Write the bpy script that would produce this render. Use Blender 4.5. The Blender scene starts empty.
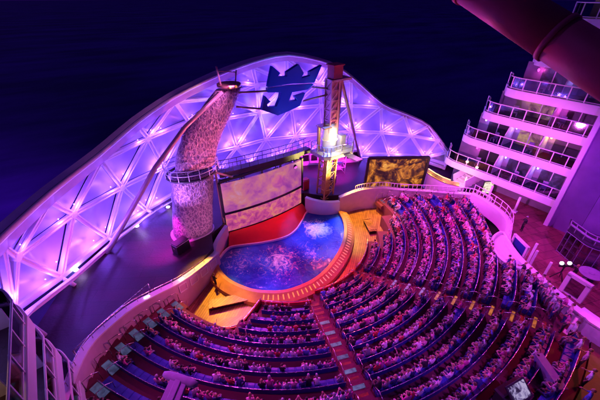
import bpy, bmesh, math, random
from mathutils import Vector, Matrix
import numpy as np
random.seed(7)
sc = bpy.context.scene
COL = sc.collection
PI = math.pi
R = math.radians
# --------------------------------------------------------------------------- camera (ship frame: x athwart, y aft, z up, origin = pool centre)
FPX, PIT, CAM, HDG = 320.0, R(32.6), (-15.9, -24.3, 24.0), R(36)
FW = (math.sin(HDG), math.cos(HDG)); RT = (math.cos(HDG), -math.sin(HDG))
def ray(u, v):
    a = (u-300)/FPX; b = (200-v)/FPX
    h = math.cos(PIT)+b*math.sin(PIT); z = -math.sin(PIT)+b*math.cos(PIT)
    return (RT[0]*a+FW[0]*h, RT[1]*a+FW[1]*h, z)
def atz(u, v, z):           # survey a point of the photograph on a level
    d = ray(u, v); t = (z-CAM[2])/d[2]; return Vector([CAM[i]+t*d[i] for i in range(3)])
def atx(u, v, x):
    d = ray(u, v); t = (x-CAM[0])/d[0]; return Vector([CAM[i]+t*d[i] for i in range(3)])
def aty(u, v, y):
    d = ray(u, v); t = (y-CAM[1])/d[1]; return Vector([CAM[i]+t*d[i] for i in range(3)])
cd = bpy.data.cameras.new('camera'); cam = bpy.data.objects.new('camera', cd); COL.objects.link(cam)
cam.location = CAM; cam.rotation_euler = (PI/2-PIT, 0, -HDG)
cd.sensor_width = 36; cd.lens = 36*FPX/600; cd.clip_end = 9000; cd.clip_start = .1
sc.camera = cam
vs = sc.view_settings
vs.view_transform = 'Standard'; vs.look = 'None'; vs.exposure = .12; vs.gamma = 1; vs.use_curve_mapping = False
# --------------------------------------------------------------------------- materials
def newmat(name):
    m = bpy.data.materials.new(name); m.use_nodes = True
    nt = m.node_tree; b = nt.nodes['Principled BSDF']
    return m, nt, b
def mat(name, col, rough=.6, metal=0., var=.25, scale=3., bump=0., bscale=None, spec=.5):
    """paint / metal / cloth with uneven tone and relief"""
    m, nt, b = newmat(name); N = nt.nodes; L = nt.links
    tc = N.new('ShaderNodeTexCoord'); ns = N.new('ShaderNodeTexNoise')
    ns.inputs['Scale'].default_value = scale; ns.inputs['Detail'].default_value = 5
    L.new(tc.outputs['Object'], ns.inputs['Vector'])
    mx = N.new('ShaderNodeMix'); mx.data_type = 'RGBA'
    mx.inputs[6].default_value = tuple(c*(1-var) for c in col)+(1,)
    mx.inputs[7].default_value = tuple(min(1, c*(1+var)) for c in col)+(1,)
    L.new(ns.outputs['Fac'], mx.inputs[0]); L.new(mx.outputs[2], b.inputs['Base Color'])
    rr = N.new('ShaderNodeMapRange'); rr.inputs[3].default_value = max(.02, rough-.12); rr.inputs[4].default_value = min(1, rough+.12)
    L.new(ns.outputs['Fac'], rr.inputs[0]); L.new(rr.outputs[0], b.inputs['Roughness'])
    b.inputs['Metallic'].default_value = metal; b.inputs['Specular IOR Level'].default_value = spec
    if bump:
        n2 = N.new('ShaderNodeTexNoise'); n2.inputs['Scale'].default_value = bscale or scale*8; n2.inputs['Detail'].default_value = 4
        L.new(tc.outputs['Object'], n2.inputs['Vector'])
        bp = N.new('ShaderNodeBump'); bp.inputs['Strength'].default_value = bump; bp.inputs['Distance'].default_value = .05
        L.new(n2.outputs['Fac'], bp.inputs['Height']); L.new(bp.outputs[0], b.inputs['Normal'])
    return m
def glow(name, col, strength):
    m, nt, b = newmat(name)
    b.inputs['Base Color'].default_value = tuple(col)+(1,)
    b.inputs['Emission Color'].default_value = tuple(col)+(1,); b.inputs['Emission Strength'].default_value = strength
    return m
def ramp(nt, stops):
    r = nt.nodes.new('ShaderNodeValToRGB'); e = r.color_ramp.elements
    while len(e) > 1: e.remove(e[-1])
    e[0].position = stops[0][0]; e[0].color = tuple(stops[0][1])+(1,)
    for p, c in stops[1:]: q = e.new(p); q.color = tuple(c)+(1,)
    return r
M = {}
M['steel'] = mat('pale_painted_steel', (.70, .68, .72), .38, 0, .12, 2)
M['rib'] = mat('white_rib_paint', (.88, .83, .88), .35, 0, .08, 2)
M['steel_dark'] = mat('dark_steel', (.05, .045, .06), .45, .3, .3, 2)
M['maroon'] = mat('maroon_unlit_edge', (.40, .22, .30), .5, 0, .3, 1.2)  # maroon base carries the unlit look of the rim's inner face
M['panel'] = mat('frosted_cushion', (.48, .43, .62), .32, 0, .10, .8, .12, 2.5)
M['white'] = mat('white_paint', (.74, .72, .74), .42, 0, .10, 1.3, .05)
M['wallpanel'] = mat('panelled_wall', (.56, .40, .50), .5, 0, .2, 1.5)
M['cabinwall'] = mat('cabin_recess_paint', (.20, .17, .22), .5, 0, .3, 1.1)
M['deckdark'] = mat('dark_deck_coating', (.07, .014, .07), .6, 0, .6, .6, .4, 5)
M['deckred'] = mat('brick_red_deck', (.25, .07, .08), .6, 0, .3, .7, .2, 8)
M['terrace'] = mat('terrace_carpet', (.13, .02, .045), .85, 0, .35, 1.5, .3, 30)
M['bluecush'] = mat('blue_seat_vinyl', (.02, .04, .27), .42, 0, .3, 2, .15, 9)
M['blueback'] = mat('blue_seat_shell', (.02, .035, .24), .38, 0, .3, 2)
M['rail'] = mat('brushed_rail', (.62, .55, .5), .25, .9, .1, 4)
M['redskin'] = mat('red_stage_sheet', (.5, .02, .035), .6, 0, .25, 1.2, .1, 5)
M['black'] = mat('black_casing', (.015, .014, .018), .45, 0, .3, 3)
M['slide'] = mat('crimson_slide_shell', (.38, .045, .10), .55, 0, .45, .8, .12, 9, .3)
M['emblem'] = mat('blue_emblem_enamel', (.01, .07, .48), .25, 0, .3, .35)
M['orangerod'] = mat('copper_rod', (.55, .3, .22), .4, .4, .2, 3)
M['mastpink'] = mat('mast_paint', (.62, .42, .42), .4, .2, .25, 1.6, .1, 6)
M['tan'] = mat('tan_rim_tiles', (.50, .26, .09), .35, 0, .3, 2.2, .2, 10)
M['concrete'] = mat('purple_wall_render', (.23, .15, .33), .75, 0, .35, 1.2, .5, 12)
M['lounge'] = mat('lounge_fabric', (.3, .25, .4), .8, 0, .3, 3)
M['gold'] = mat('brass_fittings', (.75, .55, .2), .3, .8, .2, 3)
M['olive'] = mat('worn_brown_deck', (.16, .09, .05), .7, 0, .4, .8, .3, 7)
def platemat(name, col, w_, h_, rot, rough, var):
    m = mat(name, col, rough, 0, var, .7, .35, 6); nt = m.node_tree; N = nt.nodes; L = nt.links; b = N['Principled BSDF']
    src = b.inputs['Base Color'].links[0].from_socket; tc = N.new('ShaderNodeTexCoord'); mp = N.new('ShaderNodeMapping'); mp.inputs['Rotation'].default_value = (0, 0, R(rot))
    br = N.new('ShaderNodeTexBrick'); br.inputs['Scale'].default_value = 1; br.inputs['Brick Width'].default_value = w_; br.inputs['Row Height'].default_value = h_; br.inputs['Mortar Size'].default_value = .018
    br.inputs['Color1'].default_value = (.8, .8, .8, 1); br.inputs['Color2'].default_value = (1.15, 1.15, 1.15, 1); br.inputs['Mortar'].default_value = (.25, .25, .25, 1)
    mx = N.new('ShaderNodeMix'); mx.data_type = 'RGBA'; mx.blend_type = 'MULTIPLY'; mx.inputs[0].default_value = 1
    L.new(tc.outputs['Object'], mp.inputs[0]); L.new(mp.outputs[0], br.inputs['Vector']); L.new(src, mx.inputs[6]); L.new(br.outputs['Color'], mx.inputs[7]); L.new(mx.outputs[2], b.inputs['Base Color'])
    return m
M['deckdark'] = platemat('dark_deck_plates', (.03, .004, .02), 3.0, 1.3, 33, .55, .6)
M['deckred'] = platemat('brick_red_deck_tiles', (.23, .06, .08), 1.6, .8, 20, .6, .35)
M['concrete'] = platemat('purple_wall_panels', (.23, .14, .34), 4.5, 2.9, 0, .7, .35)
def glassmat():
    m, nt, b = newmat('rail_glass'); N = nt.nodes; L = nt.links
    g = N.new('ShaderNodeBsdfGlossy'); g.inputs['Roughness'].default_value = .05
    t = N.new('ShaderNodeBsdfTransparent'); t.inputs['Color'].default_value = (.62, .62, .74, 1)
    fr = N.new('ShaderNodeFresnel'); fr.inputs['IOR'].default_value = 1.45
    ad = N.new('ShaderNodeMath'); ad.operation = 'ADD'; ad.inputs[1].default_value = .05
    mx = N.new('ShaderNodeMixShader')
    L.new(fr.outputs[0], ad.inputs[0]); L.new(ad.outputs[0], mx.inputs[0]); L.new(t.outputs[0], mx.inputs[1]); L.new(g.outputs[0], mx.inputs[2])
    L.new(mx.outputs[0], N['Material Output'].inputs['Surface'])
    return m
M['glass'] = glassmat()
def woodmat():
    m, nt, b = newmat('stage_planks'); N = nt.nodes; L = nt.links
    tc = N.new('ShaderNodeTexCoord'); mp = N.new('ShaderNodeMapping'); mp.inputs['Rotation'].default_value = (0, 0, R(-38))
    br = N.new('ShaderNodeTexBrick'); br.inputs['Scale'].default_value = 1.0
    br.inputs['Color1'].default_value = (.30, .15, .06, 1); br.inputs['Color2'].default_value = (.46, .25, .10, 1); br.inputs['Mortar'].default_value = (.05, .02, .01, 1)
    br.inputs['Brick Width'].default_value = 3.2; br.inputs['Row Height'].default_value = .22; br.inputs['Mortar Size'].default_value = .014
    ns = N.new('ShaderNodeTexNoise'); ns.inputs['Scale'].default_value = 1.4; ns.inputs['Detail'].default_value = 6
    mx = N.new('ShaderNodeMix'); mx.data_type = 'RGBA'; mx.blend_type = 'MULTIPLY'; mx.inputs[0].default_value = .7
    rp = ramp(nt, [(.3, (.45, .4, .4)), (.7, (1.1, 1.05, 1))])
    L.new(tc.outputs['Object'], mp.inputs[0]); L.new(mp.outputs[0], br.inputs['Vector']); L.new(mp.outputs[0], ns.inputs['Vector'])
    L.new(ns.outputs['Fac'], rp.inputs[0]); L.new(br.outputs['Color'], mx.inputs[6]); L.new(rp.outputs[0], mx.inputs[7])
    L.new(mx.outputs[2], b.inputs['Base Color']); b.inputs['Roughness'].default_value = .4
    return m
M['wood'] = woodmat()
def watermat():
    """pool water: deep blue tint, ripples, two patches of churned foam"""
    m, nt, b = newmat('pool_water'); N = nt.nodes; L = nt.links
    tc = N.new('ShaderNodeTexCoord')
    ns = N.new('ShaderNodeTexNoise'); ns.inputs['Scale'].default_value = 1.1; ns.inputs['Detail'].default_value = 10; ns.inputs['Roughness'].default_value = .68; ns.inputs['Distortion'].default_value = 2.2
    L.new(tc.outputs['Object'], ns.inputs['Vector'])
    tot = None
    for cx, cy, rad, amt in ((-3.2, -2.9, 3.1, .25), (3.7, -1.0, 2.4, .44), (-6.4, -.9, 2.8, .17), (.2, -3.6, 2.2, .16)):
        d = N.new('ShaderNodeVectorMath'); d.operation = 'DISTANCE'; d.inputs[1].default_value = (cx, cy, .45)
        L.new(tc.outputs['Object'], d.inputs[0])
        mr = N.new('ShaderNodeMapRange'); mr.inputs[1].default_value = 0; mr.inputs[2].default_value = rad; mr.inputs[3].default_value = amt; mr.inputs[4].default_value = 0
        L.new(d.outputs['Value'], mr.inputs[0])
        if tot is None: tot = mr.outputs[0]
        else:
            a = N.new('ShaderNodeMath'); a.operation = 'MAXIMUM'; L.new(tot, a.inputs[0]); L.new(mr.outputs[0], a.inputs[1]); tot = a.outputs[0]
    a = N.new('ShaderNodeMath'); a.operation = 'ADD'; L.new(tot, a.inputs[0]); L.new(ns.outputs['Fac'], a.inputs[1])
    rp = ramp(nt, [(.62, (0, 0, 0)), (.84, (1, 1, 1))]); L.new(a.outputs[0], rp.inputs[0])
    n3 = N.new('ShaderNodeTexNoise'); n3.inputs['Scale'].default_value = .45; L.new(tc.outputs['Object'], n3.inputs['Vector'])
    deep = ramp(nt, [(.35, (.012, .03, .42)), (.65, (.03, .16, .72))]); L.new(n3.outputs['Fac'], deep.inputs[0])
    mx = N.new('ShaderNodeMix'); mx.data_type = 'RGBA'; mx.inputs[7].default_value = (.86, .84, .9, 1)
    L.new(rp.outputs[0], mx.inputs[0]); L.new(deep.outputs[0], mx.inputs[6]); L.new(mx.outputs[2], b.inputs['Base Color'])
    rr = N.new('ShaderNodeMapRange'); rr.inputs[3].default_value = .07; rr.inputs[4].default_value = .7
    L.new(rp.outputs[0], rr.inputs[0]); L.new(rr.outputs[0], b.inputs['Roughness'])
    n2 = N.new('ShaderNodeTexNoise'); n2.inputs['Scale'].default_value = 1.7; n2.inputs['Detail'].default_value = 6; n2.inputs['Distortion'].default_value = 1.2; L.new(tc.outputs['Object'], n2.inputs['Vector'])
    bp = N.new('ShaderNodeBump'); bp.inputs['Strength'].default_value = .7; bp.inputs['Distance'].default_value = .12
    L.new(n2.outputs['Fac'], bp.inputs['Height']); L.new(bp.outputs[0], b.inputs['Normal'])
    return m
M['water'] = watermat()
def seamat():
    m, nt, b = newmat('night_sea'); N = nt.nodes; L = nt.links
    tc = N.new('ShaderNodeTexCoord'); mp = N.new('ShaderNodeMapping'); mp.inputs['Scale'].default_value = (.014, .035, .05); mp.inputs['Rotation'].default_value = (0, 0, R(20))
    ns = N.new('ShaderNodeTexNoise'); ns.inputs['Scale'].default_value = 1.; ns.inputs['Detail'].default_value = 9; ns.inputs['Roughness'].default_value = .62
    L.new(tc.outputs['Object'], mp.inputs[0]); L.new(mp.outputs[0], ns.inputs['Vector'])
    rp = ramp(nt, [(.38, (.022, .004, .15)), (.75, (.09, .018, .42))]); L.new(ns.outputs['Fac'], rp.inputs[0])  # patchy violet glow on the water is put into these tones
    L.new(rp.outputs[0], b.inputs['Base Color']); b.inputs['Roughness'].default_value = .8; b.inputs['Specular IOR Level'].default_value = .12
    bp = N.new('ShaderNodeBump'); bp.inputs['Strength'].default_value = .25; bp.inputs['Distance'].default_value = 1.2
    L.new(ns.outputs['Fac'], bp.inputs['Height']); L.new(bp.outputs[0], b.inputs['Normal'])
    return m
M['sea'] = seamat()
def screenmat(name, stops, scale, strength, dist=1.5, detail=7, stretch=(1, 1, 1)):
    m, nt, b = newmat(name); N = nt.nodes; L = nt.links
    tc = N.new('ShaderNodeTexCoord'); mp = N.new('ShaderNodeMapping'); mp.inputs['Scale'].default_value = stretch
    ns = N.new('ShaderNodeTexNoise'); ns.inputs['Scale'].default_value = scale; ns.inputs['Detail'].default_value = detail; ns.inputs['Distortion'].default_value = dist; ns.inputs['Roughness'].default_value = .62
    L.new(tc.outputs['Object'], mp.inputs[0]); L.new(mp.outputs[0], ns.inputs['Vector'])
    rp = ramp(nt, stops); L.new(ns.outputs['Fac'], rp.inputs[0])
    b.inputs['Base Color'].default_value = (.02, .02, .02, 1); b.inputs['Roughness'].default_value = .4
    L.new(rp.outputs[0], b.inputs['Emission Color']); b.inputs['Emission Strength'].default_value = strength
    return m
M['led'] = screenmat('led_wall_picture', [(.30, (.36, .05, .50)), (.42, (.62, .10, .55)), (.52, (.85, .20, .50)), (.60, (.98, .30, .36)), (.72, (.9, .4, .8))], .55, .52, .5, 9)
M['ledband'] = screenmat('led_band_picture', [(.32, (.36, .03, .26)), (.46, (.70, .08, .36)), (.56, (.92, .18, .30)), (.70, (1, .42, .18))], 1.5, .62, .5, 9)
M['ledgold'] = screenmat('gold_screen_picture', [(.40, (.008, .003, .002)), (.47, (.09, .025, .004)), (.53, (.34, .09, .008)), (.60, (.72, .24, .02)), (.70, (1, .50, .10))], .55, .85, 2.2, 9)
def rockmat():
    m, nt, b = newmat('hammered_with_projection'); N = nt.nodes; L = nt.links
    tc = N.new('ShaderNodeTexCoord'); mp = N.new('ShaderNodeMapping'); mp.inputs['Scale'].default_value = (1, 1, .55)
    ns = N.new('ShaderNodeTexNoise'); ns.inputs['Scale'].default_value = 2.6; ns.inputs['Detail'].default_value = 8; ns.inputs['Distortion'].default_value = 1.8
    vo = N.new('ShaderNodeTexVoronoi'); vo.feature = 'DISTANCE_TO_EDGE'; vo.inputs['Scale'].default_value = 5.2
    L.new(tc.outputs['Object'], mp.inputs[0]); L.new(mp.outputs[0], ns.inputs['Vector'])
    mxv = N.new('ShaderNodeMix'); mxv.data_type = 'VECTOR'; mxv.inputs[0].default_value = .28
    L.new(mp.outputs[0], mxv.inputs[4]); L.new(ns.outputs['Color'], mxv.inputs[5]); L.new(mxv.outputs[1], vo.inputs['Vector'])
    rp = ramp(nt, [(.0, (.80, .62, .62)), (.07, (.40, .26, .36)), (.25, (.24, .14, .26))]); L.new(vo.outputs['Distance'], rp.inputs[0])  # projected shimmer put into the colour: pale cell edges, darker cells
    L.new(rp.outputs[0], b.inputs['Base Color']); b.inputs['Roughness'].default_value = .38; b.inputs['Metallic'].default_value = .25
    ad = N.new('ShaderNodeMath'); ad.operation = 'SUBTRACT'; L.new(ns.outputs['Fac'], ad.inputs[0]); L.new(vo.outputs['Distance'], ad.inputs[1])
    bp = N.new('ShaderNodeBump'); bp.inputs['Strength'].default_value = .9; bp.inputs['Distance'].default_value = .25
    L.new(ad.outputs[0], bp.inputs['Height']); L.new(bp.outputs[0], b.inputs['Normal'])
    return m
M['rock'] = rockmat()
# glows (things that give off light)
M['lampviolet'] = glow('violet_lamp', (.75, .6, 1), .9)
M['lampwhite'] = glow('white_lamp', (1, .95, 1), 4)
M['lampwarm'] = glow('warm_lamp', (1, .55, .18), 2.6)
M['lampamber'] = screenmat('amber_step_strip', [(.35, (.30, .05, .01)), (.62, (.9, .26, .04))], 2.3, 0.6, .4, 5)
M['lampred'] = screenmat('red_step_strip', [(.35, (.25, .004, .01)), (.62, (.95, .02, .04))], 2.3, 0.26, .4, 5)
M['lampblue'] = screenmat('pale_blue_step_strip', [(.35, (.10, .10, .34)), (.62, (.36, .38, 1))], 2.3, 0.36, .4, 5)
M['lampgrey'] = screenmat('grey_blue_step_strip', [(.35, (.04, .045, .12)), (.62, (.12, .14, .34))], 2.3, 0.5, .4, 5)
M['lampgold'] = glow('golden_step_dash', (1, .42, .08), .6)
M['lamppink'] = glow('pink_step_dash', (1, .3, .22), .6)
M['lampdim'] = glow('dim_amber_lamp', (1, .42, .10), .55)
M['lampmagenta'] = glow('magenta_lamp', (1, .08, .75), 1.6)
M['litroom'] = screenmat('lit_cabin_room', [(.36, (.10, .02, .10)), (.5, (.55, .18, .30)), (.62, (1, .62, .30))], .9, .42, .6)
M['dimroom'] = screenmat('dim_cabin_room', [(.4, (.01, .006, .03)), (.55, (.06, .02, .18)), (.7, (.22, .06, .4))], 1.1, .5, .6)
M['poster'] = screenmat('lit_poster', [(.35, (.9, .8, .55)), (.5, (1, .9, .75)), (.62, (.5, .3, .2))], 3, .9, .5)
M['monitor'] = screenmat('monitor_picture', [(.44, (.02, .02, .05)), (.5, (.35, .28, .6)), (.56, (.7, .6, .95))], 2.2, .55, 1)
# --------------------------------------------------------------------------- mesh builder
class MB:
    def __init__(s): s.v = []; s.f = []; s.m = []; s.sm = []
    def add(s, vs_, fs, mi=0, smooth=False):
        o = len(s.v); s.v += [tuple(p) for p in vs_]
        for f in fs: s.f.append(tuple(i+o for i in f)); s.m.append(mi); s.sm.append(smooth)
    def box(s, c, d, rz=0., mi=0, ax=None):
        c = Vector(c); hx, hy, hz = d[0]/2, d[1]/2, d[2]/2
        if ax is None:
            ax = (Vector((math.cos(rz), math.sin(rz), 0)), Vector((-math.sin(rz), math.cos(rz), 0)), Vector((0, 0, 1)))
        vs_ = [c+ax[0]*hx*i+ax[1]*hy*j+ax[2]*hz*k for i in (-1, 1) for j in (-1, 1) for k in (-1, 1)]
        s.add(vs_, [(0, 1, 3, 2), (4, 6, 7, 5), (0, 4, 5, 1), (2, 3, 7, 6), (0, 2, 6, 4), (1, 5, 7, 3)], mi)
    def beam(s, p, q, w, h, up=(0, 0, 1), mi=0):
        p = Vector(p); q = Vector(q); d = q-p; L = d.length
        if L < 1e-5: return
        d.normalize(); up = Vector(up); x = d.cross(up)
        if x.length < 1e-4: x = d.cross(Vector((1, 0, 0)))
        x.normalize(); z = x.cross(d)
        s.box((p+q)/2, (L, w, h), mi=mi, ax=(d, x, z))
    def tube(s, pts, r, n=8, mi=0, closed=False, cap=True):
        pts = [Vector(p) for p in pts]; k = len(pts); rs = r if isinstance(r, (list, tuple)) else [r]*k
        o = len(s.v); prev = None
        for i, p in enumerate(pts):
            a = pts[(i-1) % k] if (closed or i > 0) else p; b = pts[(i+1) % k] if (closed or i < k-1) else p
            t = (b-a).normalized()
            if prev is None:
                x = t.cross(Vector((0, 0, 1)))
                if x.length < 1e-3: x = t.cross(Vector((1, 0, 0)))
            else: x = prev-t*prev.dot(t)
            x.normalize(); prev = x; y = t.cross(x)
            for j in range(n):
                an = 2*PI*j/n; s.v.append(tuple(p+(x*math.cos(an)+y*math.sin(an))*rs[i]))
        for i in range(k if closed else k-1):
            i2 = (i+1) % k
            for j in range(n):
                j2 = (j+1) % n
                s.f.append((o+i*n+j, o+i*n+j2, o+i2*n+j2, o+i2*n+j)); s.m.append(mi); s.sm.append(n > 4)
        if cap and not closed:
            s.f.append(tuple(o+j for j in range(n))[::-1]); s.m.append(mi); s.sm.append(False)
            s.f.append(tuple(o+(k-1)*n+j for j in range(n))); s.m.append(mi); s.sm.append(False)
    def sweep(s, prof, path, mi=0, closed=True, smooth=False, loop=False):
        """profile [(out, up)] carried along a path of 3-D points (out = to the path's left)"""
        P = [Vector(p) for p in path]; k = len(P); n = len(prof); o = len(s.v)
        for i, p in enumerate(P):
            a = P[i-1] if (i > 0 or loop) else p; b = P[(i+1) % k] if (i < k-1 or loop) else p
            t = b-a; nn = Vector((-t.y, t.x, 0)); nn.normalize()
            for (d, h) in prof: s.v.append(tuple(p+nn*d+Vector((0, 0, h))))
        for i in range(k if loop else k-1):
            i2 = (i+1) % k
            for j in range(n if closed else n-1):
                j2 = (j+1) % n
                s.f.append((o+i*n+j, o+i2*n+j, o+i2*n+j2, o+i*n+j2)); s.m.append(mi); s.sm.append(smooth)
        if closed and not loop:
            s.f.append(tuple(o+j for j in range(n))); s.m.append(mi); s.sm.append(False)
            s.f.append(tuple(o+(k-1)*n+j for j in range(n))[::-1]); s.m.append(mi); s.sm.append(False)
    def prism(s, poly, z0, z1, mi=0):
        n = len(poly); vs_ = [(p[0], p[1], z0) for p in poly]+[(p[0], p[1], z1) for p in poly]
        s.add(vs_, [tuple(range(n))[::-1], tuple(range(n, 2*n))]+[(i, (i+1) % n, n+(i+1) % n, n+i) for i in range(n)], mi)
    def slab(s, pts3, th, mi=0, ax=(0, 0, -1)):
        n = len(pts3); a = Vector(ax)*th
        vs_ = [Vector(p) for p in pts3]+[Vector(p)+a for p in pts3]
        s.add(vs_, [tuple(range(n)), tuple(range(n, 2*n))[::-1]]+[(i, n+i, n+(i+1) % n, (i+1) % n) for i in range(n)], mi)
    def ball(s, c, r, n=8, m_=6, mi=0, sz=1.):
        o = len(s.v); c = Vector(c)
        for i in range(m_+1):
            th = PI*i/m_
            for j in range(n):
                ph = 2*PI*j/n
                s.v.append((c.x+r*math.sin(th)*math.cos(ph), c.y+r*math.sin(th)*math.sin(ph), c.z+r*sz*math.cos(th)))
        for i in range(m_):
            for j in range(n):
                s.f.append((o+i*n+j, o+(i+1)*n+j, o+(i+1)*n+(j+1) % n, o+i*n+(j+1) % n)); s.m.append(mi); s.sm.append(True)
    def build(s, name, mats, parent=None, loc=None, bevel=0., recalc=True):
        me = bpy.data.meshes.new(name); me.from_pydata(s.v, [], s.f)
        for m in (mats if isinstance(mats, (list, tuple)) else [mats]): me.materials.append(m)
        me.polygons.foreach_set('material_index', s.m); me.polygons.foreach_set('use_smooth', s.sm)
        if recalc:
            bm = bmesh.new(); bm.from_mesh(me); bmesh.ops.recalc_face_normals(bm, faces=bm.faces); bm.to_mesh(me); bm.free()
        me.update()
        o = bpy.data.objects.new(name, me); COL.objects.link(o)
        if parent is not None: o.parent = parent
        if bevel:
            b = o.modifiers.new('bevel', 'BEVEL'); b.width = bevel; b.segments = 2; b.limit_method = 'ANGLE'
        return o
def tag(o, label, cat, group=None):
    o['label'] = label; o['category'] = cat
    if group: o['group'] = group
    return o
def thing(name, label, cat, group=None):
    o = bpy.data.objects.new(name, None); o.empty_display_size = .2; COL.objects.link(o)
    return tag(o, label, cat, group)
def struct(o): o['kind'] = 'structure'; return o
ORD = 'zeroth first second third fourth fifth sixth seventh eighth ninth tenth eleventh twelfth thirteenth fourteenth fifteenth sixteenth seventeenth eighteenth nineteenth twentieth'.split()
def ordn(n):
    if n <= 20: return ORD[n]
    return {2: 'twenty', 3: 'thirty', 4: 'forty', 5: 'fifty', 6: 'sixty'}[n//10]+('-'+ORD[n % 10] if n % 10 else '') if n % 10 else {3: 'thirtieth', 4: 'fortieth', 5: 'fiftieth', 6: 'sixtieth'}[n//10]
def pol(r, a, z=0.): a = R(a); return Vector((r*math.cos(a), r*math.sin(a), z))
def lerp(a, b, t): return a+(b-a)*t
def interp(x, tab):
    if x <= tab[0][0]: return tab[0][1]
    for (x0, y0), (x1, y1) in zip(tab, tab[1:]):
        if x <= x1: return y0+(y1-y0)*(x-x0)/(x1-x0)
    return tab[-1][1]
def smooth_path(pts, n=6, closed=False):
    P = [Vector(p) for p in pts]; k = len(P); out = []
    rng = k if closed else k-1
    for i in range(rng):
        p0 = P[(i-1) % k] if (closed or i > 0) else P[i]; p1 = P[i]; p2 = P[(i+1) % k]; p3 = P[(i+2) % k] if (closed or i+2 < k) else p2
        for j in range(n):
            t = j/n
            out.append(.5*((2*p1)+(p2-p0)*t+(2*p0-5*p1+4*p2-p3)*t*t+(3*p1-p0-3*p2+p3)*t**3))
    if not closed: out.append(P[-1])
    return out
def resample(path, step):
    out = [path[0]]; acc = 0
    for a, b in zip(path, path[1:]):
        L = (b-a).length
        while acc+L >= step:
            t = (step-acc)/L; a = a+(b-a)*t; L = (b-a).length; acc = 0; out.append(a)
        acc += L
    return out
# --------------------------------------------------------------------------- lights
def spot(name, loc, tgt, col, power, ang=40, blend=.6, size=.25):
    l = bpy.data.lights.new(name, 'SPOT'); l.color = col; l.energy = power; l.spot_size = R(ang); l.spot_blend = blend; l.shadow_soft_size = size
    o = bpy.data.objects.new(name, l); COL.objects.link(o); o.location = loc
    o.rotation_euler = (Vector(tgt)-Vector(loc)).to_track_quat('-Z', 'Y').to_euler(); return o
def point(name, loc, col, power, size=.15):
    l = bpy.data.lights.new(name, 'POINT'); l.color = col; l.energy = power; l.shadow_soft_size = size
    o = bpy.data.objects.new(name, l); COL.objects.link(o); o.location = loc; return o
w = bpy.data.worlds.new('World'); sc.world = w; w.use_nodes = True
nt = w.node_tree; bg = nt.nodes['Background']
sky = nt.nodes.new('ShaderNodeTexSky'); sky.sky_type = 'NISHITA'; sky.sun_disc = False; sky.sun_elevation = R(-4); sky.sun_rotation = R(200)
mxw = nt.nodes.new('ShaderNodeMix'); mxw.data_type = 'RGBA'; mxw.inputs[0].default_value = .9; mxw.inputs[7].default_value = (.10, .012, .62, 1)
nt.links.new(sky.outputs[0], mxw.inputs[6]); nt.links.new(mxw.outputs[2], bg.inputs['Color']); bg.inputs['Strength'].default_value = .09
sl = bpy.data.lights.new('violet_fill_sun', 'SUN'); sl.energy = .2; sl.angle = R(.5); sl.color = (.3, .12, 1)  # added violet fill light for sea and decks, no visible source
so = bpy.data.objects.new('violet_fill_sun', sl); COL.objects.link(so); so.rotation_euler = (R(50), 0, R(200))
#@@SETTING
# =========================================================================== SETTING
b = MB(); b.add([(-4000, -4000, -13), (4000, -4000, -13), (4000, 4000, -13), (-4000, 4000, -13)], [(0, 1, 2, 3)])
struct(b.build('sea', M['sea']))
NR = 13
def rr_(i): return 9.65+1.25*i
def zz_(i): return .62+.40*i
AL = [(9.65, -108), (10.9, -136), (12.15, -138.5), (13.4, -140.5), (14.5, -166.6), (15.1, -166.8), (17, -165), (18.8, -162.7), (20.5, -159.8), (22.1, -156), (24, -151), (26, -147)]
AR = [(9.65, -44), (10.9, -36), (12.15, -24), (13.2, -11), (13.8, -9), (15.3, -15), (17.5, -21.5), (19.6, -27.5), (20.3, -31), (20.8, -57), (22.15, -63), (23.4, -69.3), (24.65, -73.5), (25.9, -76)]
LWP = [(-8.3, .5, 2.0), (-10.5, -1.0, 2.5), (-12.85, -2.45, 3.2), (-14.8, -3.3, 3.85), (-16.6, -4.15, 4.45), (-18.15, -5.35, 5.0), (-19.5, -6.85, 5.6), (-20.4, -8.85, 6.1), (-21.1, -11.5, 6.6)]
RWP = [(8.3, .55, 2.4), (9.9, .1, 2.75), (11.6, -.4, 2.95), (13.68, -1.64, 3.05), (14.86, -3.54, 3.25), (16.42, -6.0, 3.7), (17.64, -8.49, 4.2), (18.61, -10.55, 4.6), (18.15, -12.84, 4.75)]
def arc(r, a0, a1, z, step=2.5):
    n = max(2, int(abs(a1-a0)/step)+1); return [pol(r, lerp(a0, a1, i/n), z) for i in range(n+1)]
b = MB()                                                             # stepped seating floor
for i in range(NR):
    r, z = rr_(i), zz_(i); a0, a1 = interp(r, AL)-1.2, interp(r, AR)+1.2
    n = int((a1-a0)/2.5)+1; zb = 0 if i == 0 else -1.
    for k in range(n):
        p, q = lerp(a0, a1, k/n), lerp(a0, a1, (k+1)/n); ri, ro = r-.55, r+.7+(.0 if i < NR-1 else .6)
        b.add([pol(ri, p, zb), pol(ri, q, zb), pol(ri, q, z), pol(ri, p, z), pol(ro, q, z), pol(ro, p, z), pol(ro, q, zb), pol(ro, p, zb)],
              [(0, 1, 2, 3), (3, 2, 4, 5), (5, 4, 6, 7)])
    for a in (a0, a1):
        ri, ro = r-.55, r+.7; b.add([pol(ri, a, zb), pol(ro, a, zb), pol(ro, a, z), pol(ri, a, z)], [(0, 1, 2, 3)])
struct(b.build('terrace_floor', M['terrace'], recalc=False))
b = MB(); b.prism([pol(15.6, a) for a in range(-180, 180, 5)], -1.2, 0)
struct(b.build('stage_floor', M['wood']))
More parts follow.
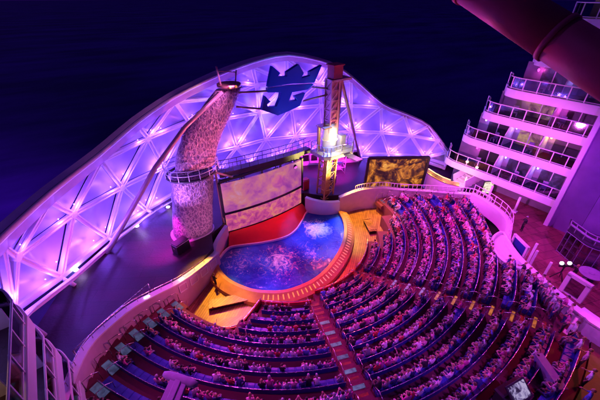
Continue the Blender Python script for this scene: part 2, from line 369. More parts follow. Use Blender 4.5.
OUT = [(-27, -30, 0), (-26.2, -12, 0), (-25.6, -6.6, 0), (-24.1, -.6, 0), (-21.6, 4.0, 0), (-17.3, 8.8, 0), (-12.5, 12.2, 0), (-7.9, 14.3, 0), (-2.3, 15.5, 0), (3.4, 15.6, 0), (8.5, 14.7, 0), (13, 13, 0), (17.1, 10.7, 0), (19.9, 8.3, 0), (22.8, 5.1, 0), (25.6, .5, 0), (27, -2.5, 0), (27.5, -9.3, 0)]
INN = [(19, -9.3, 0), (17.9, -8.4, 0), (16.65, -5.9, 0), (15.05, -3.4, 0), (13.85, -1.45, 0), (11.7, -.15, 0), (10, .35, 0), (8.4, .9, 0), (6.8, 1.7, 0), (5.2, 3.9, 0), (-5.8, 3.9, 0), (-7.8, 2.9, 0), (-8.5, .75, 0), (-10.6, -.75, 0), (-12.95, -2.2, 0), (-14.9, -3.05, 0), (-16.7, -3.9, 0), (-18.3, -5.15, 0), (-19.7, -6.7, 0), (-20.6, -8.75, 0), (-21.4, -11.5, 0), (-24, -30, 0)]
b = MB(); b.prism(OUT+INN, -1.0, 2.6); struct(b.build('backstage_deck', M['deckdark']))
PARA = smooth_path([(18.61, -10.55, 4.75), (18.4, -11.8, 4.75), (18.0, -13.2, 4.75), (17.2, -14.8, 4.75), (15.73, -16.0, 4.75), (13.36, -16.92, 4.75), (12.14, -17.9, 4.85), (10.89, -19.2, 5.1), (10.02, -20.23, 5.4), (9.33, -21.02, 5.6), (8.23, -22.36, 6.0), (7.35, -23.63, 6.3), (6.82, -24.6, 6.5), (6.56, -25.65, 6.6), (6.4, -34.0, 6.6)], 6)
b = MB(); b.prism([tuple(p) for p in PARA]+[(6.4, -60, 0), (26, -60, 0), (26, -9.4, 0), (18.6, -9.4, 0)], 3.2, 3.7); struct(b.build('promenade_deck', M['deckred']))
b = MB(); b.prism([tuple(p) for p in arc(26.05, -151, -75.5, 0)]+[(6.1, -26.5, 0), (6.1, -60, 0), (-26, -60, 0), (-26, -13, 0)], 4.6, 5.38); struct(b.build('rear_deck', M['olive']))
b = MB(); b.prism([(-34, -60, 0), (34, -60, 0), (34, 0, 0), (26, 8, 0), (16, 13.5, 0), (3, 16.8, 0), (-8, 15.6, 0), (-18, 10, 0), (-27, 0, 0), (-34, -10, 0)], -12.9, -1.3)
tag(b.build('ship_hull', M['white']), 'white ship hull beneath the theatre standing in the dark sea', 'ship')
# =========================================================================== DOME SHELL
DT = [(-23.91, -6.05, 11.33), (-22.2, -0.52, 10.52), (-19.42, 3.82, 10.68), (-15.05, 7.97, 11.32), (-10.86, 9.99, 13.08), (-6.62, 11.12, 14.6), (-1.52, 11.48, 16.02), (2.86, 10.98, 17.11), (6.86, 9.84, 17.86), (12.49, 8.34, 16.5), (15.56, 7.52, 14.56), (19.98, 5.57, 10.68), (22.36, 3.05, 9.6), (24.33, 0.38, 8.49), (26.16, -2.36, 5.03)]
DR = [(-22.13, 0.62, 8.78), (-18.56, 5.92, 7.91), (-14.05, 10.04, 7.15), (-9.02, 12.77, 6.87), (-3.94, 14.34, 6.47), (1.42, 14.82, 6.07), (5.96, 14.32, 6.36), (10.36, 13.12, 6.19), (14.28, 11.28, 6.35), (17.75, 8.84, 6.64), (21.04, 5.7, 6.71), (23.59, 2.31, 6.72), (25.39, -1.0, 6.6)]
DI = [(-10.16, 11.09, 11.31), (-5.09, 12.76, 11.68), (0.2, 13.81, 10.73), (4.75, 13.53, 10.75), (9.26, 12.46, 10.76), (13.2, 10.69, 10.92), (16.81, 8.37, 10.85), (-0.31, 12.72, 13.7), (3.83, 12.1, 14.77), (7.9, 11.3, 14.62), (12.04, 9.88, 14.22)]
DB = [(-24.93, -6.5, 8.06), (-23.48, -0.89, 5.63), (-21.05, 3.58, 3.68), (-16.9, 8.23, 2.89), (-12.28, 11.51, 2.7), (-7.7, 13.6, 2.7), (-2.23, 14.82, 2.7), (3.4, 14.91, 2.99), (8.32, 14.04, 2.78), (12.69, 12.36, 2.73), (16.59, 10.09, 2.7), (19.41, 7.77, 2.7), (22.27, 4.65, 3.18), (25.08, 0.21, 3.57), (26.35, -2.59, 3.15)]
DP = [Vector(p) for p in DT+DR+DI+DB]
TRI = [(0, 1, 40), (0, 39, 40), (1, 2, 15), (1, 15, 40), (2, 3, 16), (2, 15, 16), (3, 4, 28), (3, 16, 17), (3, 17, 28), (4, 5, 28), (5, 6, 35), (5, 28, 29), (5, 29, 35), (6, 7, 36), (6, 35, 36), (7, 8, 37), (7, 36, 37), (8, 9, 38), (8, 37, 38), (9, 10, 38), (10, 11, 34), (10, 34, 38), (11, 12, 25), (11, 24, 25), (11, 24, 34), (12, 13, 26), (12, 25, 26), (13, 26, 27), (13, 14, 27), (14, 27, 52), (14, 52, 53), (15, 16, 41), (15, 40, 41), (16, 17, 42), (16, 41, 42), (17, 18, 28), (17, 18, 43), (17, 42, 43), (18, 19, 29), (18, 19, 44), (18, 28, 29), (18, 43, 44), (19, 20, 30), (19, 20, 45), (19, 29, 30), (19, 44, 45), (20, 21, 31), (20, 21, 46), (20, 30, 31), (20, 45, 46), (21, 22, 32), (21, 22, 47), (21, 31, 32), (21, 46, 47), (22, 23, 33), (22, 23, 48), (22, 32, 33), (22, 47, 48), (23, 24, 33), (23, 24, 34), (23, 24, 49), (23, 33, 34), (23, 48, 49), (24, 25, 50), (24, 33, 34), (24, 49, 50), (25, 26, 51), (25, 50, 51), (26, 27, 52), (26, 51, 52), (29, 30, 35), (30, 31, 35), (31, 32, 37), (31, 35, 36), (31, 36, 37), (32, 33, 38), (32, 37, 38), (33, 34, 38)]
def dnorm(p):                                                       # outward
    n = Vector((p.x-1, p.y+12, 0)).normalized(); n.z = .04*max(0, p.z-3); return n.normalized()
dome = thing('dome_shell', 'violet lit shell of triangular frosted cushions on a pale steel lattice, open to the sea', 'dome')
nT = len(DT); b0 = nT+len(DR)+len(DI)
edges = sorted({tuple(sorted(e)) for t in TRI for e in ((t[0], t[1]), (t[1], t[2]), (t[0], t[2]))})
def is_rim(a, c): return (c < nT and c-a == 1) or (a >= b0 and c-a == 1)
rng = random.Random(3)
for t in TRI:
    A, B_, C_ = [DP[i] for i in t]; n = dnorm((A+B_+C_)/3); K = 8; vs_ = []; ix = {}
    cc = (A+B_+C_)/3; bulge = .16*((A-B_).length+(B_-C_).length+(A-C_).length)/3
    for i in range(K+1):
        for j in range(K+1-i):
            l1, l2 = i/K, j/K; l3 = 1-l1-l2; ix[i, j] = len(vs_)
            p = A*l1+B_*l2+C_*l3; p = cc+(p-cc)*.955
            vs_.append(p+n*(.34+bulge*(27*l1*l2*l3)**.75))
    fs = []
    for i in range(K):
        for j in range(K-i):
            fs.append((ix[i, j], ix[i+1, j], ix[i, j+1]))
            if j < K-i-1: fs.append((ix[i+1, j], ix[i+1, j+1], ix[i, j+1]))
    b = MB(); b.add(vs_, fs, smooth=True)
    # thickness: a closed skin
    o_ = len(b.v); back = [Vector(v)+n*.06 for v in b.v]; b.add(back, [tuple(reversed(f)) for f in fs], smooth=True)
    b.build('panel', M['panel'], dome, recalc=False)
    # the lamp that washes this cushion stands on its lower corner
    low = min((A, B_, C_), key=lambda q: q.z); size = (A-B_).length
    for rep in range(1):
        lp = low+(cc-low)*rng.uniform(.38, .62)+n*.02
        area = (B_-A).cross(C_-A).length/2
        if area < 3 or len([1 for c in dome.children if c.name.startswith('lamp')]) >= 95: continue
        m_ = MB(); m_.ball(lp-n*.08, .06, 8, 6); m_.build('lamp', M['lampviolet'], dome)
        point('cushion_light', lp-n*.46, (.21, .075, 1.0), 25*area**.93*rng.uniform(.75, 1.3), .1)
for (a, c) in edges:
    if is_rim(a, c): continue
    p, q = DP[a], DP[c]; n = dnorm((p+q)/2); d = (q-p).normalized(); x = d.cross(n).normalized(); L = (q-p).length
    W = .42; b = MB()
    b.beam(p, q, .30, .30, n)                                        # web
    for s in (-1, 1): b.beam(p+x*s*.17-n*.17, q+x*s*.17-n*.17, .10, .12, n)   # raised flange edges
    b.beam(p-n*.14+d*.3, q-n*.14-d*.3, .05, .05, n)
    b.build('strut', M['rib'], dome)
for i in range(nT, b0):
    b = MB(); p = DP[i]; n = dnorm(p); b.tube([p-n*.28, p+n*.22], .36, 10); b.build('node', M['rib'], dome)
up = Vector((0, 0, 1)); tp = [Vector(DT[i]).lerp(Vector(DT[i+1]), j/3) for i in range(len(DT)-1) for j in range(3)]+[Vector(DT[-1])]
tp = [tp[0]]+[(a_+c_*2+e_)/4 for a_, c_, e_ in zip(tp, tp[1:], tp[2:])]+[tp[-1]]
def rimframe(i):
    p = tp[i]; d = (tp[min(i+1, len(tp)-1)]-tp[max(0, i-1)]).normalized(); n = dnorm(p); x = n.cross(d).normalized()
    if x.z < 0: x = -x
    return p, x, d.cross(x)*(1 if d.cross(x).dot(n) > 0 else -1)
def rimloft(name, prof, m, smooth):
    b = MB(); k = len(prof)
    for i in range(len(tp)):
        p, x, n = rimframe(i)
        f_ = interp(i/(len(tp)-1), [(0, 1), (.45, .85), (.66, .55), (1, .3)]); b.v += [tuple(p+(x*u_+n*w_)*f_) for (u_, w_) in prof]
    for i in range(len(tp)-1):
        for j in range(k): b.f.append((i*k+j, i*k+(j+1) % k, (i+1)*k+(j+1) % k, (i+1)*k+j)); b.m.append(0); b.sm.append(smooth)
    b.f.append(tuple(range(k))); b.m.append(0); b.sm.append(False); b.f.append(tuple(range((len(tp)-1)*k, len(tp)*k))); b.m.append(0); b.sm.append(False)
    b.build(name, m, dome)
rimloft('rim_beam', [(-.22, -.32), (.85, -.42), (.85, .42), (-.22, .42)], M['maroon'], False)
rimloft('rim_tube', [(.95+.2*math.cos(a_*PI/4), -.30+.2*math.sin(a_*PI/4)) for a_ in range(8)], M['steel'], True)
rimloft('rim_cap', [(.90, -.05), (1.02, -.05), (1.02, .55), (.90, .55)], M['steel'], False)
b = MB(); bp_ = DB
for p, q in zip(bp_, bp_[1:]):
    p, q = Vector(p), Vector(q); n = dnorm((p+q)/2); d = (q-p).normalized()
    b.beam(p-d*.1, q+d*.1, .5, .4); b.beam(p-n*.9+Vector((0, 0, -.25)), q-n*.9+Vector((0, 0, -.25)), .34, .3); b.tube([p-n*1.5+Vector((0, 0, .25)), q-n*1.5+Vector((0, 0, .25))], .06, 6)
b.build('base_beam', M['steel'], dome)
for p in DB[1:]:
    p = Vector(p); n = dnorm(p)
    b = MB(); b.tube([p, Vector((p.x-n.x*.9, p.y-n.y*.9, 2.62))], .17, 8); b.build('foot', M['steel'], dome)
lw = thing('plinth_wall', 'dark blue plinth wall with round white lamps under the cushion shell', 'wall')
b = MB()
for p, q in zip(DB, DB[1:]):
    p, q = Vector(p), Vector(q); n = dnorm((p+q)/2); p = p+n*.15; q = q+n*.15
    b.add([(p.x, p.y, 2.3), (q.x, q.y, 2.3), (q.x, q.y, q.z-.25), (p.x, p.y, p.z-.25), (p.x+n.x*.3, p.y+n.y*.3, 2.3), (q.x+n.x*.3, q.y+n.y*.3, 2.3), (q.x+n.x*.3, q.y+n.y*.3, q.z-.25), (p.x+n.x*.3, p.y+n.y*.3, p.z-.25)],
          [(0, 1, 2, 3), (4, 7, 6, 5), (3, 2, 6, 7), (0, 3, 7, 4), (1, 5, 6, 2)])
b.build('wall', mat('navy_plinth_paint', (.03, .03, .14), .5), lw)
for u, v in ((36, 294), (76, 270), (137, 226), (168, 207)):
    p = atz(u, v, 2.9); b = MB(); b.ball(p, .22, 10, 6, sz=.5); b.build('lamp', M['lampwhite'], lw)
    point('plinth_light', p+Vector((.3, -.5, .4)), (.6, .4, 1), 60, .15)
# =========================================================================== TOWERS, SIGN, SCREENS
tw = thing('rock_tower', 'tall leaning tower clad in hammered shimmering sheet, gold lit at its top', 'tower')
def loft(name, secs, m, parent, n=28, smooth=True):
    """secs: (centre, rx, ry)"""
    b = MB(); vs_ = []
    for c, rx, ry in secs:
        for j in range(n):
            a = 2*PI*j/n; ca, sa = math.cos(a), math.sin(a)
            ca = math.copysign(abs(ca)**.8, ca); sa = math.copysign(abs(sa)**.8, sa)
            vs_.append((c[0]+rx*ca, c[1]+ry*sa, c[2]))
    fs = [(i*n+j, i*n+(j+1) % n, (i+1)*n+(j+1) % n, (i+1)*n+j) for i in range(len(secs)-1) for j in range(n)]
    b.add(vs_, fs, 0, smooth); k = len(secs)-1
    b.add([], [tuple(range(n))[::-1], tuple(range(k*n, k*n+n))]) if False else None
    o = len(b.v)
    b.f.append(tuple(range(n))[::-1]); b.m.append(0); b.sm.append(False); b.f.append(tuple(range(k*n, k*n+n))); b.m.append(0); b.sm.append(False)
    return b.build(name, m, parent)
rs = random.Random(5)
secs = []
TWT = [(168, 195, 18.5), (150, 197.5, 19.5), (132, 203.5, 20.5), (115, 213.5, 18), (100, 222, 15.5), (88, 229, 12.5)]
for i in range(17):
    v_ = lerp(168, 88, i/16); rv = [(-q[0], q[1], q[2]) for q in TWT]
    cu, hw_ = interp(-v_, [(q[0], q[1]) for q in rv]), interp(-v_, [(q[0], q[2]) for q in rv])
    pc_, pr_ = aty(cu, v_, 4.7), aty(cu+hw_, v_, 4.7); secs.append(((pc_.x, 4.7, pc_.z), (pr_-pc_).length*rs.uniform(.98, 1.02), lerp(.9, .55, i/16)))
loft('upper_cladding', secs, M['rock'], tw)
loft('drum', [((lerp(-9.15, -8.0, t)+rs.uniform(-.03, .03), 4.6, lerp(2.6, 9.3, t)), 2.05+rs.uniform(-.05, .05), 1.5) for t in [i/9 for i in range(10)]], M['rock'], tw)
loft('drum_plinth', [((-9.2, 4.6, 1.2), 2.3, 1.8), ((-9.2, 4.6, 2.7), 2.25, 1.75)], M['wallpanel'], tw)
b = MB(); b.tube([Vector((-7.95, 4.65, 0))+Vector((2.5*math.cos(a), 2.0*math.sin(a), 9.35)) for a in [i*PI/16 for i in range(32)]], .13, 8, closed=True); ringo = b.build('balcony_ring', M['steel_dark'], tw)
b = MB()
for h in (.55, 1.05): b.tube([Vector((-7.95+2.6*math.cos(a), 4.65+2.1*math.sin(a), 9.4+h)) for a in [i*PI/16 for i in range(32)]], .035, 6, closed=True)
for i in range(16):
    a = i*PI/8; b.tube([(-7.95+2.6*math.cos(a), 4.65+2.1*math.sin(a), 9.4), (-7.95+2.6*math.cos(a), 4.65+2.1*math.sin(a), 10.45)], .03, 6)
b.build('railing', M['steel'], ringo)
b = MB(); b.tube([(-3.1, 4.6, 16.85), (-3.1, 4.6, 17.1)], 1.12, 24); cap = b.build('top_cap', M['orangerod'], tw)
b = MB(); b.ball((-2.9, 3.55, 17.0), .13, 8, 6); b.ball((-3.5, 3.5, 17.0), .13, 8, 6); b.beam((-3.5, 3.6, 17.0), (-2.9, 3.6, 17.0), .08, .08); b.build('lamp', M['lampdim'], cap)
b = MB(); b.tube([(-3.9, 4.6, 17.1), (-4.1, 4.6, 18.7)], .09, 8); b.tube([(-2.4, 4.6, 17.1), (-2.2, 4.6, 18.2)], .07, 8); b.tube([(-4.05, 4.6, 18.3), (-2.25, 4.6, 18.0)], .05, 6); b.build('antenna', M['mastpink'], tw)
b = MB(); b.tube([(-4.1, 4.0, 16.6), aty(185, 127, 4.1), aty(155, 168, 4.6), (-17.3, 6.2, 2.6)], [.16, .2, .23, .27], 12); b.build('raking_leg', M['mastpink'], tw)
b = MB(); b.tube([(-5.9, 4.0, 2.6), (-5.9, 4.0, 9.2)], .13, 8); b.tube([(-6.1, 4.1, 9.0), (-4.2, 3.9, 7.9)], .12, 8); b.build('side_post', M['mastpink'], tw)
# diving tower
dv = thing('diving_tower', 'yellow lit diving tower with a railed platform and a red topped mast', 'tower')
def lattice(name, p, q, wd, m, parent, nseg=8, core=None):
    p, q = Vector(p), Vector(q); d = (q-p).normalized(); x = d.cross(Vector((0, 1, .01))).normalized(); y = d.cross(x); b = MB()
    cs = [(x*sx+y*sy)*wd/2 for sx, sy in ((-1, -1), (1, -1), (1, 1), (-1, 1))]
    for c in cs: b.beam(p+c, q+c, .16, .16, y)
    for i in range(nseg):
        a, e = p+(q-p)*(i/nseg), p+(q-p)*((i+1)/nseg)
        for k in range(4):
            b.beam(a+cs[k], e+cs[(k+1) % 4], .07, .07, y); b.beam(e+cs[k], e+cs[(k+1) % 4], .07, .07, y)
    if core: b.beam(p, q, wd*core, wd*core, y)
    return b.build(name, m, parent)
lattice('upper_mast', (7.6, 2.2, 9), (7.6, 2.2, 16.6), 1.05, M['mastpink'], dv, 7, .86)
lattice('lower_column', (7.2, 2.2, 1.0), (7.6, 2.2, 8.3), 1.45, M['tan'], dv, 6, .5)
b = MB(); b.box((7.9, 2.2, 17.3), (1.25, 1.1, 1.3)); b.box((7.9, 2.2, 18.0), (1.5, 1.3, .14)); tb = b.build('top_box', mat('red_cabinet_paint', (.5, .06, .1), .45), dv, bevel=.04)
b = MB(); b.box((8.5, 2.2, 16.5), (2.6, 1.3, .22)); b.build('cross_head', M['mastpink'], dv)
for e in ((10.2, 4.0, 2.6), (18.1, 6.6, 2.62)):
    b = MB(); b.tube([(8.9, 2.3, 16.4), e], [.2, .22], 10); b.build('raking_leg', M['mastpink'], dv)
b = MB(); b.prism([(5.7, .9), (6.4, .4), (9.6, .2), (10.6, 1.0), (10.6, 3.2), (5.7, 3.4)], 8.15, 8.6); pf = b.build('platform', M['white'], dv, bevel=.05)
b = MB(); ring = [(5.8, 1.0), (6.45, .5), (9.55, .3), (10.5, 1.1), (10.5, 3.1), (5.8, 3.3)]
for h in (9.1, 9.65): b.tube([(x, y, h) for x, y in ring], .035, 6, closed=True)
b.build('guard_rail', M['steel'], pf)
for k in range(len(ring)):
    (x0, y0), (x1, y1) = ring[k], ring[(k+1) % 6]
    for t in (0, .5):
        b = MB(); b.box((lerp(x0, x1, t), lerp(y0, y1, t), 9.1), (.09, .09, 1.1)); b.build('rail_post', M['steel'], pf)
b = MB(); b.box((6.3, 2.6, 10.15), (.3, .3, 3.0)); b.box((6.5, 2.0, 11.7), (1.0, 1.6, .12)); b.build('ladder_stage', M['tan'], dv)
b = MB(); b.tube([(7.6, 2.2, 8.6), (7.6, 2.2, 10.2), (7.6, 2.2, 11.3), (7.6, 2.2, 11.9)], [.95, .9, .72, .62], 8); b.tube([(7.6, 2.2, 9.9), (7.6, 2.2, 10.0)], 1.02, 8); b.build('mast_housing', M['white'], dv)
b = MB(); b.box((9.5, 2.2, 9.35), (.8, .8, 1.4)); b.build('pump_cabinet', M['white'], dv, bevel=.04)
b = MB(); b.prism([(8.3, .3), (9.2, .25), (9.2, -1.8), (8.3, -1.8)], 8.3, 8.42); b.build('springboard', M['white'], dv)
# emblem
EM_CROWN = [(240, 236), (262, 130), (303, 165), (290, 183), (335, 181), (335, 160), (395, 121), (420, 165), (408, 190), (450, 178), (450, 158), (511, 125), (473, 214), (355, 219)]
EM_ANCH = [(240, 241), (355, 226), (471, 220), (440, 248), (362, 262), (344, 308), (385, 300), (374, 282), (428, 264), (400, 330), (345, 356), (290, 378), (210, 350), (226, 279), (254, 308), (236, 322), (242, 336), (284, 331), (300, 292), (306, 262), (240, 263)]
es = thing('emblem_sign', 'big blue crown and anchor emblem hung on rods between the two masts', 'sign')
def plate(pts, y, th):
    b = MB(); P3 = [aty(220+u/5, 40+v/5, y) for u, v in pts]; b.slab(P3, th, ax=(0, 1, 0)); return b
plate(EM_CROWN, 3.0, .45).build('crown', M['emblem'], es, bevel=.03)
plate(EM_ANCH, 3.0, .45).build('anchor', M['emblem'], es, bevel=.03)
for p, q in (((-2.4, 4.4, 16.2), aty(267, 91, 3.3)), ((-2.7, 4.4, 14.9), aty(263, 109, 3.3)), (aty(312, 87, 3.3), (7.3, 2.4, 15.6)), (aty(303, 101, 3.3), (7.3, 2.4, 15.0))):
    b = MB(); b.tube([p, q], .1, 8); b.build('rod', M['orangerod'], es)
# LED wall
vw = thing('video_wall', 'wide pink glowing video wall standing behind the red stage', 'screen')
def bow(x): return 3.55-.55*(1-((x+.6)/5.2)**2)
def bowed(name, z0, z1, m, th):
    b = MB(); pth = [Vector((x, bow(x), 0)) for x in [lerp(-5.7, 4.5, i/16) for i in range(17)]]
    b.sweep([(0, z0), (0, z1), (th, z1), (th, z0)], pth); return b.build(name, m, vw)
bowed('picture_panel', 4.1, 7.55, M['led'], .3); bowed('lower_band', 1.55, 3.8, M['ledband'], .35)
b = MB(); pth = [Vector((x, bow(x)-.06, 0)) for x in [lerp(-5.8, 4.6, i/16) for i in range(17)]]
b.sweep([(0, 3.82), (0, 4.06), (.4, 4.06), (.4, 3.82)], pth); b.build('middle_rail', M['black'], vw)
b = MB(); b.box((-.6, 3.95, 7.75), (10.3, .3, .25)); b.box((-5.85, 3.8, 5.6), (.2, .5, 4.2)); b.box((4.7, 3.8, 5.6), (.2, .5, 4.2)); b.build('frame', M['black'], vw)
b = MB()
for x in (-5.5, -3, -.5, 2, 4.3): b.box((x, 4.3, 4.6), (.2, .25, 6.4))
b.build('support_post', M['steel_dark'], vw)
cw = thing('catwalk', 'dark curved lighting catwalk above the pink video wall', 'catwalk')
cp = smooth_path([(-5.4, 4.6, 8.05), (-3.6, 4.25, 8.05), (-1.2, 4.1, 8.05), (1.5, 3.95, 8.05), (3.9, 3.95, 8.05), (6.0, 4.2, 8.05)], 5)
b = MB(); b.sweep([(-.45, 0), (.45, 0), (.45, .55), (-.45, .55)], cp); b.build('walkway', M['steel_dark'], cw)
b = MB(); b.tube([p+Vector((0, -.45, 1.5)) for p in cp], .04, 6); b.tube([p+Vector((0, -.45, 1.05)) for p in cp], .03, 6); b.tube([p+Vector((0, .5, 1.5)) for p in cp], .04, 6)
for p in cp[::2]:
    for dy in (-.45, .5): b.tube([p+Vector((0, dy, .5)), p+Vector((0, dy, 1.5))], .03, 6)
b.build('railing', M['steel_dark'], cw)
for k, (i, wd) in enumerate(((6, 'over the middle of the video wall'), (14, 'near the diving tower end of the catwalk'), (2, 'near the hammered tower end of the catwalk'), (19, 'second from the diving tower end of the catwalk'))):
    p = cp[i]; s = thing('stage_light', 'black stage light hung '+wd, 'stage light', 'stage lights under the catwalk'); s.location = p+Vector((0, -.35, -.1))
    b = MB(); b.tube([(0, 0, .05), (0, 0, -.35)], .05, 6); b.box((0, 0, -.42), (.6, .06, .06)); b.box((-.28, 0, -.62), (.05, .06, .4)); b.box((.28, 0, -.62), (.05, .06, .4)); b.build('yoke', M['black'], s)
    b = MB(); b.tube([(0, .2, -.62), (0, -.05, -.74), (0, -.4, -.9)], [.16, .2, .24], 12); b.build('housing', M['black'], s)
    b = MB(); b.tube([(0, -.40, -.9), (0, -.42, -.91)], .2, 12); b.build('lens', M['lampmagenta'] if k % 2 else M['lampwarm'], s)
# gold screen
gs = thing('video_screen', 'golden patterned video screen leaning behind the seating wall', 'screen')
p0 = atz(364, 188, 2.9); p1 = atz(421, 187, 2.9); hd = (p1-p0); hd.z = 0; Lg = hd.length; hd.normalize(); nn = Vector((-hd.y, hd.x, 0))
gb = [p0, p0+hd*Lg, p0+hd*(Lg+.15)+Vector((0, 0, 4.25)), p0+hd*.15+Vector((0, 0, 4.25))]
b = MB(); b.slab(gb, .25, ax=nn); b.build('picture_panel', M['ledgold'], gs)
b = MB()
for i in range(4): b.beam(gb[i], gb[(i+1) % 4], .3, .28, nn)
b.build('frame', M['black'], gs)
b = MB()
for t in (.15, .85):
    q = p0+hd*Lg*t; b.beam(Vector((q.x, q.y, 2.62))+nn*.4, Vector((q.x, q.y, 2.9+4))+nn*.4, .2, .2, nn)
b.build('support_post', M['steel_dark'], gs)
# window band behind the diving tower
wb = thing('window_band', 'low white walled cabin with dark windows beside the diving tower', 'cabin')
pa, pb = Vector((8.6, 11.3, 0)), Vector((17.6, 6.6, 0)); dd = (pb-pa).normalized(); nv = Vector((-dd.y, dd.x, 0)); Lw = (pb-pa).length
b = MB(); b.box((pa+pb)/2+Vector((0, 0, 3.6)), (Lw, .9, 2.0), ax=(dd, nv, Vector((0, 0, 1)))); b.build('wall', M['white'], wb)
for k in range(8):
    c = pa+dd*(Lw*(k+.5)/8)-nv*.46; b = MB(); b.box(c+Vector((0, 0, 3.8)), (Lw/8*.72, .06, .95), ax=(dd, nv, Vector((0, 0, 1)))); b.build('window', M['black'], wb)
# =========================================================================== POOL AND STAGE
FRONT = [(-8.6, .3), (-8.75, -1.0), (-8.5, -2.7), (-7.5, -4.7), (-6.2, -6.0), (-4.7, -6.9), (-2.5, -7.3), (-.6, -7.1), (1.2, -6.5), (3.2, -5.5), (5.0, -4.2), (6.6, -2.5), (7.5, -1.0), (7.9, .0)]
BACK = [(7.7, .1), (6.2, 1.1), (5.0, 2.2), (4.5, 2.4), (3.0, 1.3), (1.4, .3), (-.4, -.1), (-3, .6), (-5.0, 1.5), (-6.4, 2.0), (-7.7, 1.3), (-8.5, .5)]
fp = smooth_path([(x, y, 0) for x, y in FRONT], 5); bk = smooth_path([(x, y, 0) for x, y in BACK], 4)
b = MB(); b.prism([tuple(p) for p in fp+bk], .02, .46); struct(b.build('water', M['water']))
pl = thing('swimming_pool', 'kidney shaped show pool with a lit tan stepped rim', 'pool')
b = MB(); b.sweep([(.12, .05), (.12, .80), (-.22, .80), (-1.1, .40), (-1.15, .02)], fp); b.build('rim', M['tan'], pl)
rs2 = resample(fp, .42)
for k in range(16, len(rs2)-1):
    p, q = rs2[k], rs2[k+1]; d = (q-p).normalized(); nn2 = Vector((d.y, -d.x, 0))
    if k > 75: break
    b = MB(); b.beam(p+nn2*.38+Vector((0, 0, .735)), p+nn2*.80+Vector((0, 0, .545)), .1, .04); b.build('step_light', M['lampgold'] if p.x < -2 else M['lamppink'], pl)
b = MB(); b.sweep([(.08, -.05), (.08, .70), (-.08, .70), (-.08, -.05)], bk[10:-3]); b.build('back_kerb', M['white'], pl)
b = MB(); A_ = smooth_path([(x, bow(x)-.1, 1.45) for x in (4.5, 2, 0, -2.6, -5.6)], 6)
bk2 = [p for p in bk if p.x < 4.7 and p.x > -6.6 and p.y < 2.5]; tot = len(A_)-1
rowsv = []
for i, a in enumerate(A_):
    e = bk2[min(len(bk2)-1, round(i/tot*(len(bk2)-1)))]; col = []
    for j in range(7):
        t = j/6; p = lerp(Vector((a.x, a.y, 1.45)), Vector((e.x, e.y+.12, .62)), t); p.z += .25*math.sin(PI*t); col.append(p)
    rowsv.append(col)
vs_ = [p for c in rowsv for p in c]; top = len(vs_); vs_ += [p-Vector((0, 0, .5)) for p in vs_[:top]]
fs = [(i*7+j, i*7+j+1, (i+1)*7+j+1, (i+1)*7+j) for i in range(tot) for j in range(6)]
b.add(vs_[:top], fs, 0, True); b.add(vs_[top:], [f[::-1] for f in fs], 0, True)
tag(b.build('red_stage', M['redskin']), 'sloping glossy red stage between the pool and the video wall', 'stage')
# spray over the churned water
rs3 = random.Random(11); b = MB()
for cx, cy, rad, n_ in ((-3.2, -2.9, 2.4, 420), (3.7, -1.0, 1.6, 520), (-6.6, -1.0, 1.9, 160), (.2, -3.9, 1.7, 120)):
    for _ in range(n_):
        a = rs3.uniform(0, 2*PI); q = rad*rs3.random()**.7; h = .47+abs(rs3.gauss(0, .5))*(1-q/rad*.7); s = rs3.uniform(.01, .032)
        c = Vector((cx+q*math.cos(a), cy+q*math.sin(a), h)); b.add([c+Vector((s, 0, 0)), c+Vector((-s, s, 0)), c+Vector((-s, -s, 0)), c+Vector((0, 0, s*2.4))], [(0, 1, 2), (0, 1, 3), (1, 2, 3), (2, 0, 3)])
o = b.build('water_spray', M['white']); o['kind'] = 'stuff'; tag(o, 'white spray flying over the churned pool water', 'spray')
def curvewall(name, pts, th, z0, m, label, cat='wall', n=6):
    P = smooth_path(pts, n); t = thing(name, label, cat); b = MB()
    H = max(p.z for p in P)-z0
    for i in range(len(P)-1): pass
    o = len(b.v); k = len(P)
    for i, p in enumerate(P):
        a = P[max(0, i-1)]; e = P[min(k-1, i+1)]; d = e-a; nn = Vector((-d.y, d.x, 0)).normalized()*th/2
        for q in (p+nn, p-nn): b.v += [(q.x, q.y, q.z), (q.x, q.y, z0)]
    for i in range(k-1):
        j = o+i*4; l = j+4
        for f in ((j, l, l+1, j+1), (j+2, j+3, l+3, l+2), (j, j+2, l+2, l), (j+1, l+1, l+3, j+3)): b.f.append(f); b.m.append(0); b.sm.append(False)
    for j in (o, o+(k-1)*4): b.f.append((j, j+1, j+3, j+2)); b.m.append(0); b.sm.append(False)
    b.build('wall', m, t)
    b = MB(); b.sweep([(-th/2-.06, .0), (th/2+.06, .0), (th/2+.06, .12), (-th/2-.06, .12)], [p+Vector((0, 0, .003)) for p in P]); b.build('capping', M['white'], t)
    return t, P
t, P = curvewall('curved_pod', [(4.75, 2.9, 2.5), (5.2, 2.1, 2.4), (6.0, 1.15, 2.3), (7.0, .5, 2.2), (8.0, .15, 2.1)], .35, .3, M['white'], 'white curved pod wall at the foot of the diving tower')
t, P = curvewall('curved_pod', [(-5.9, 3.2, 2.6), (-6.8, 2.7, 2.3), (-7.9, 1.7, 2.1), (-8.7, .5, 2.0)], .3, .2, M['white'], 'white curved pod wall at the foot of the hammered tower')
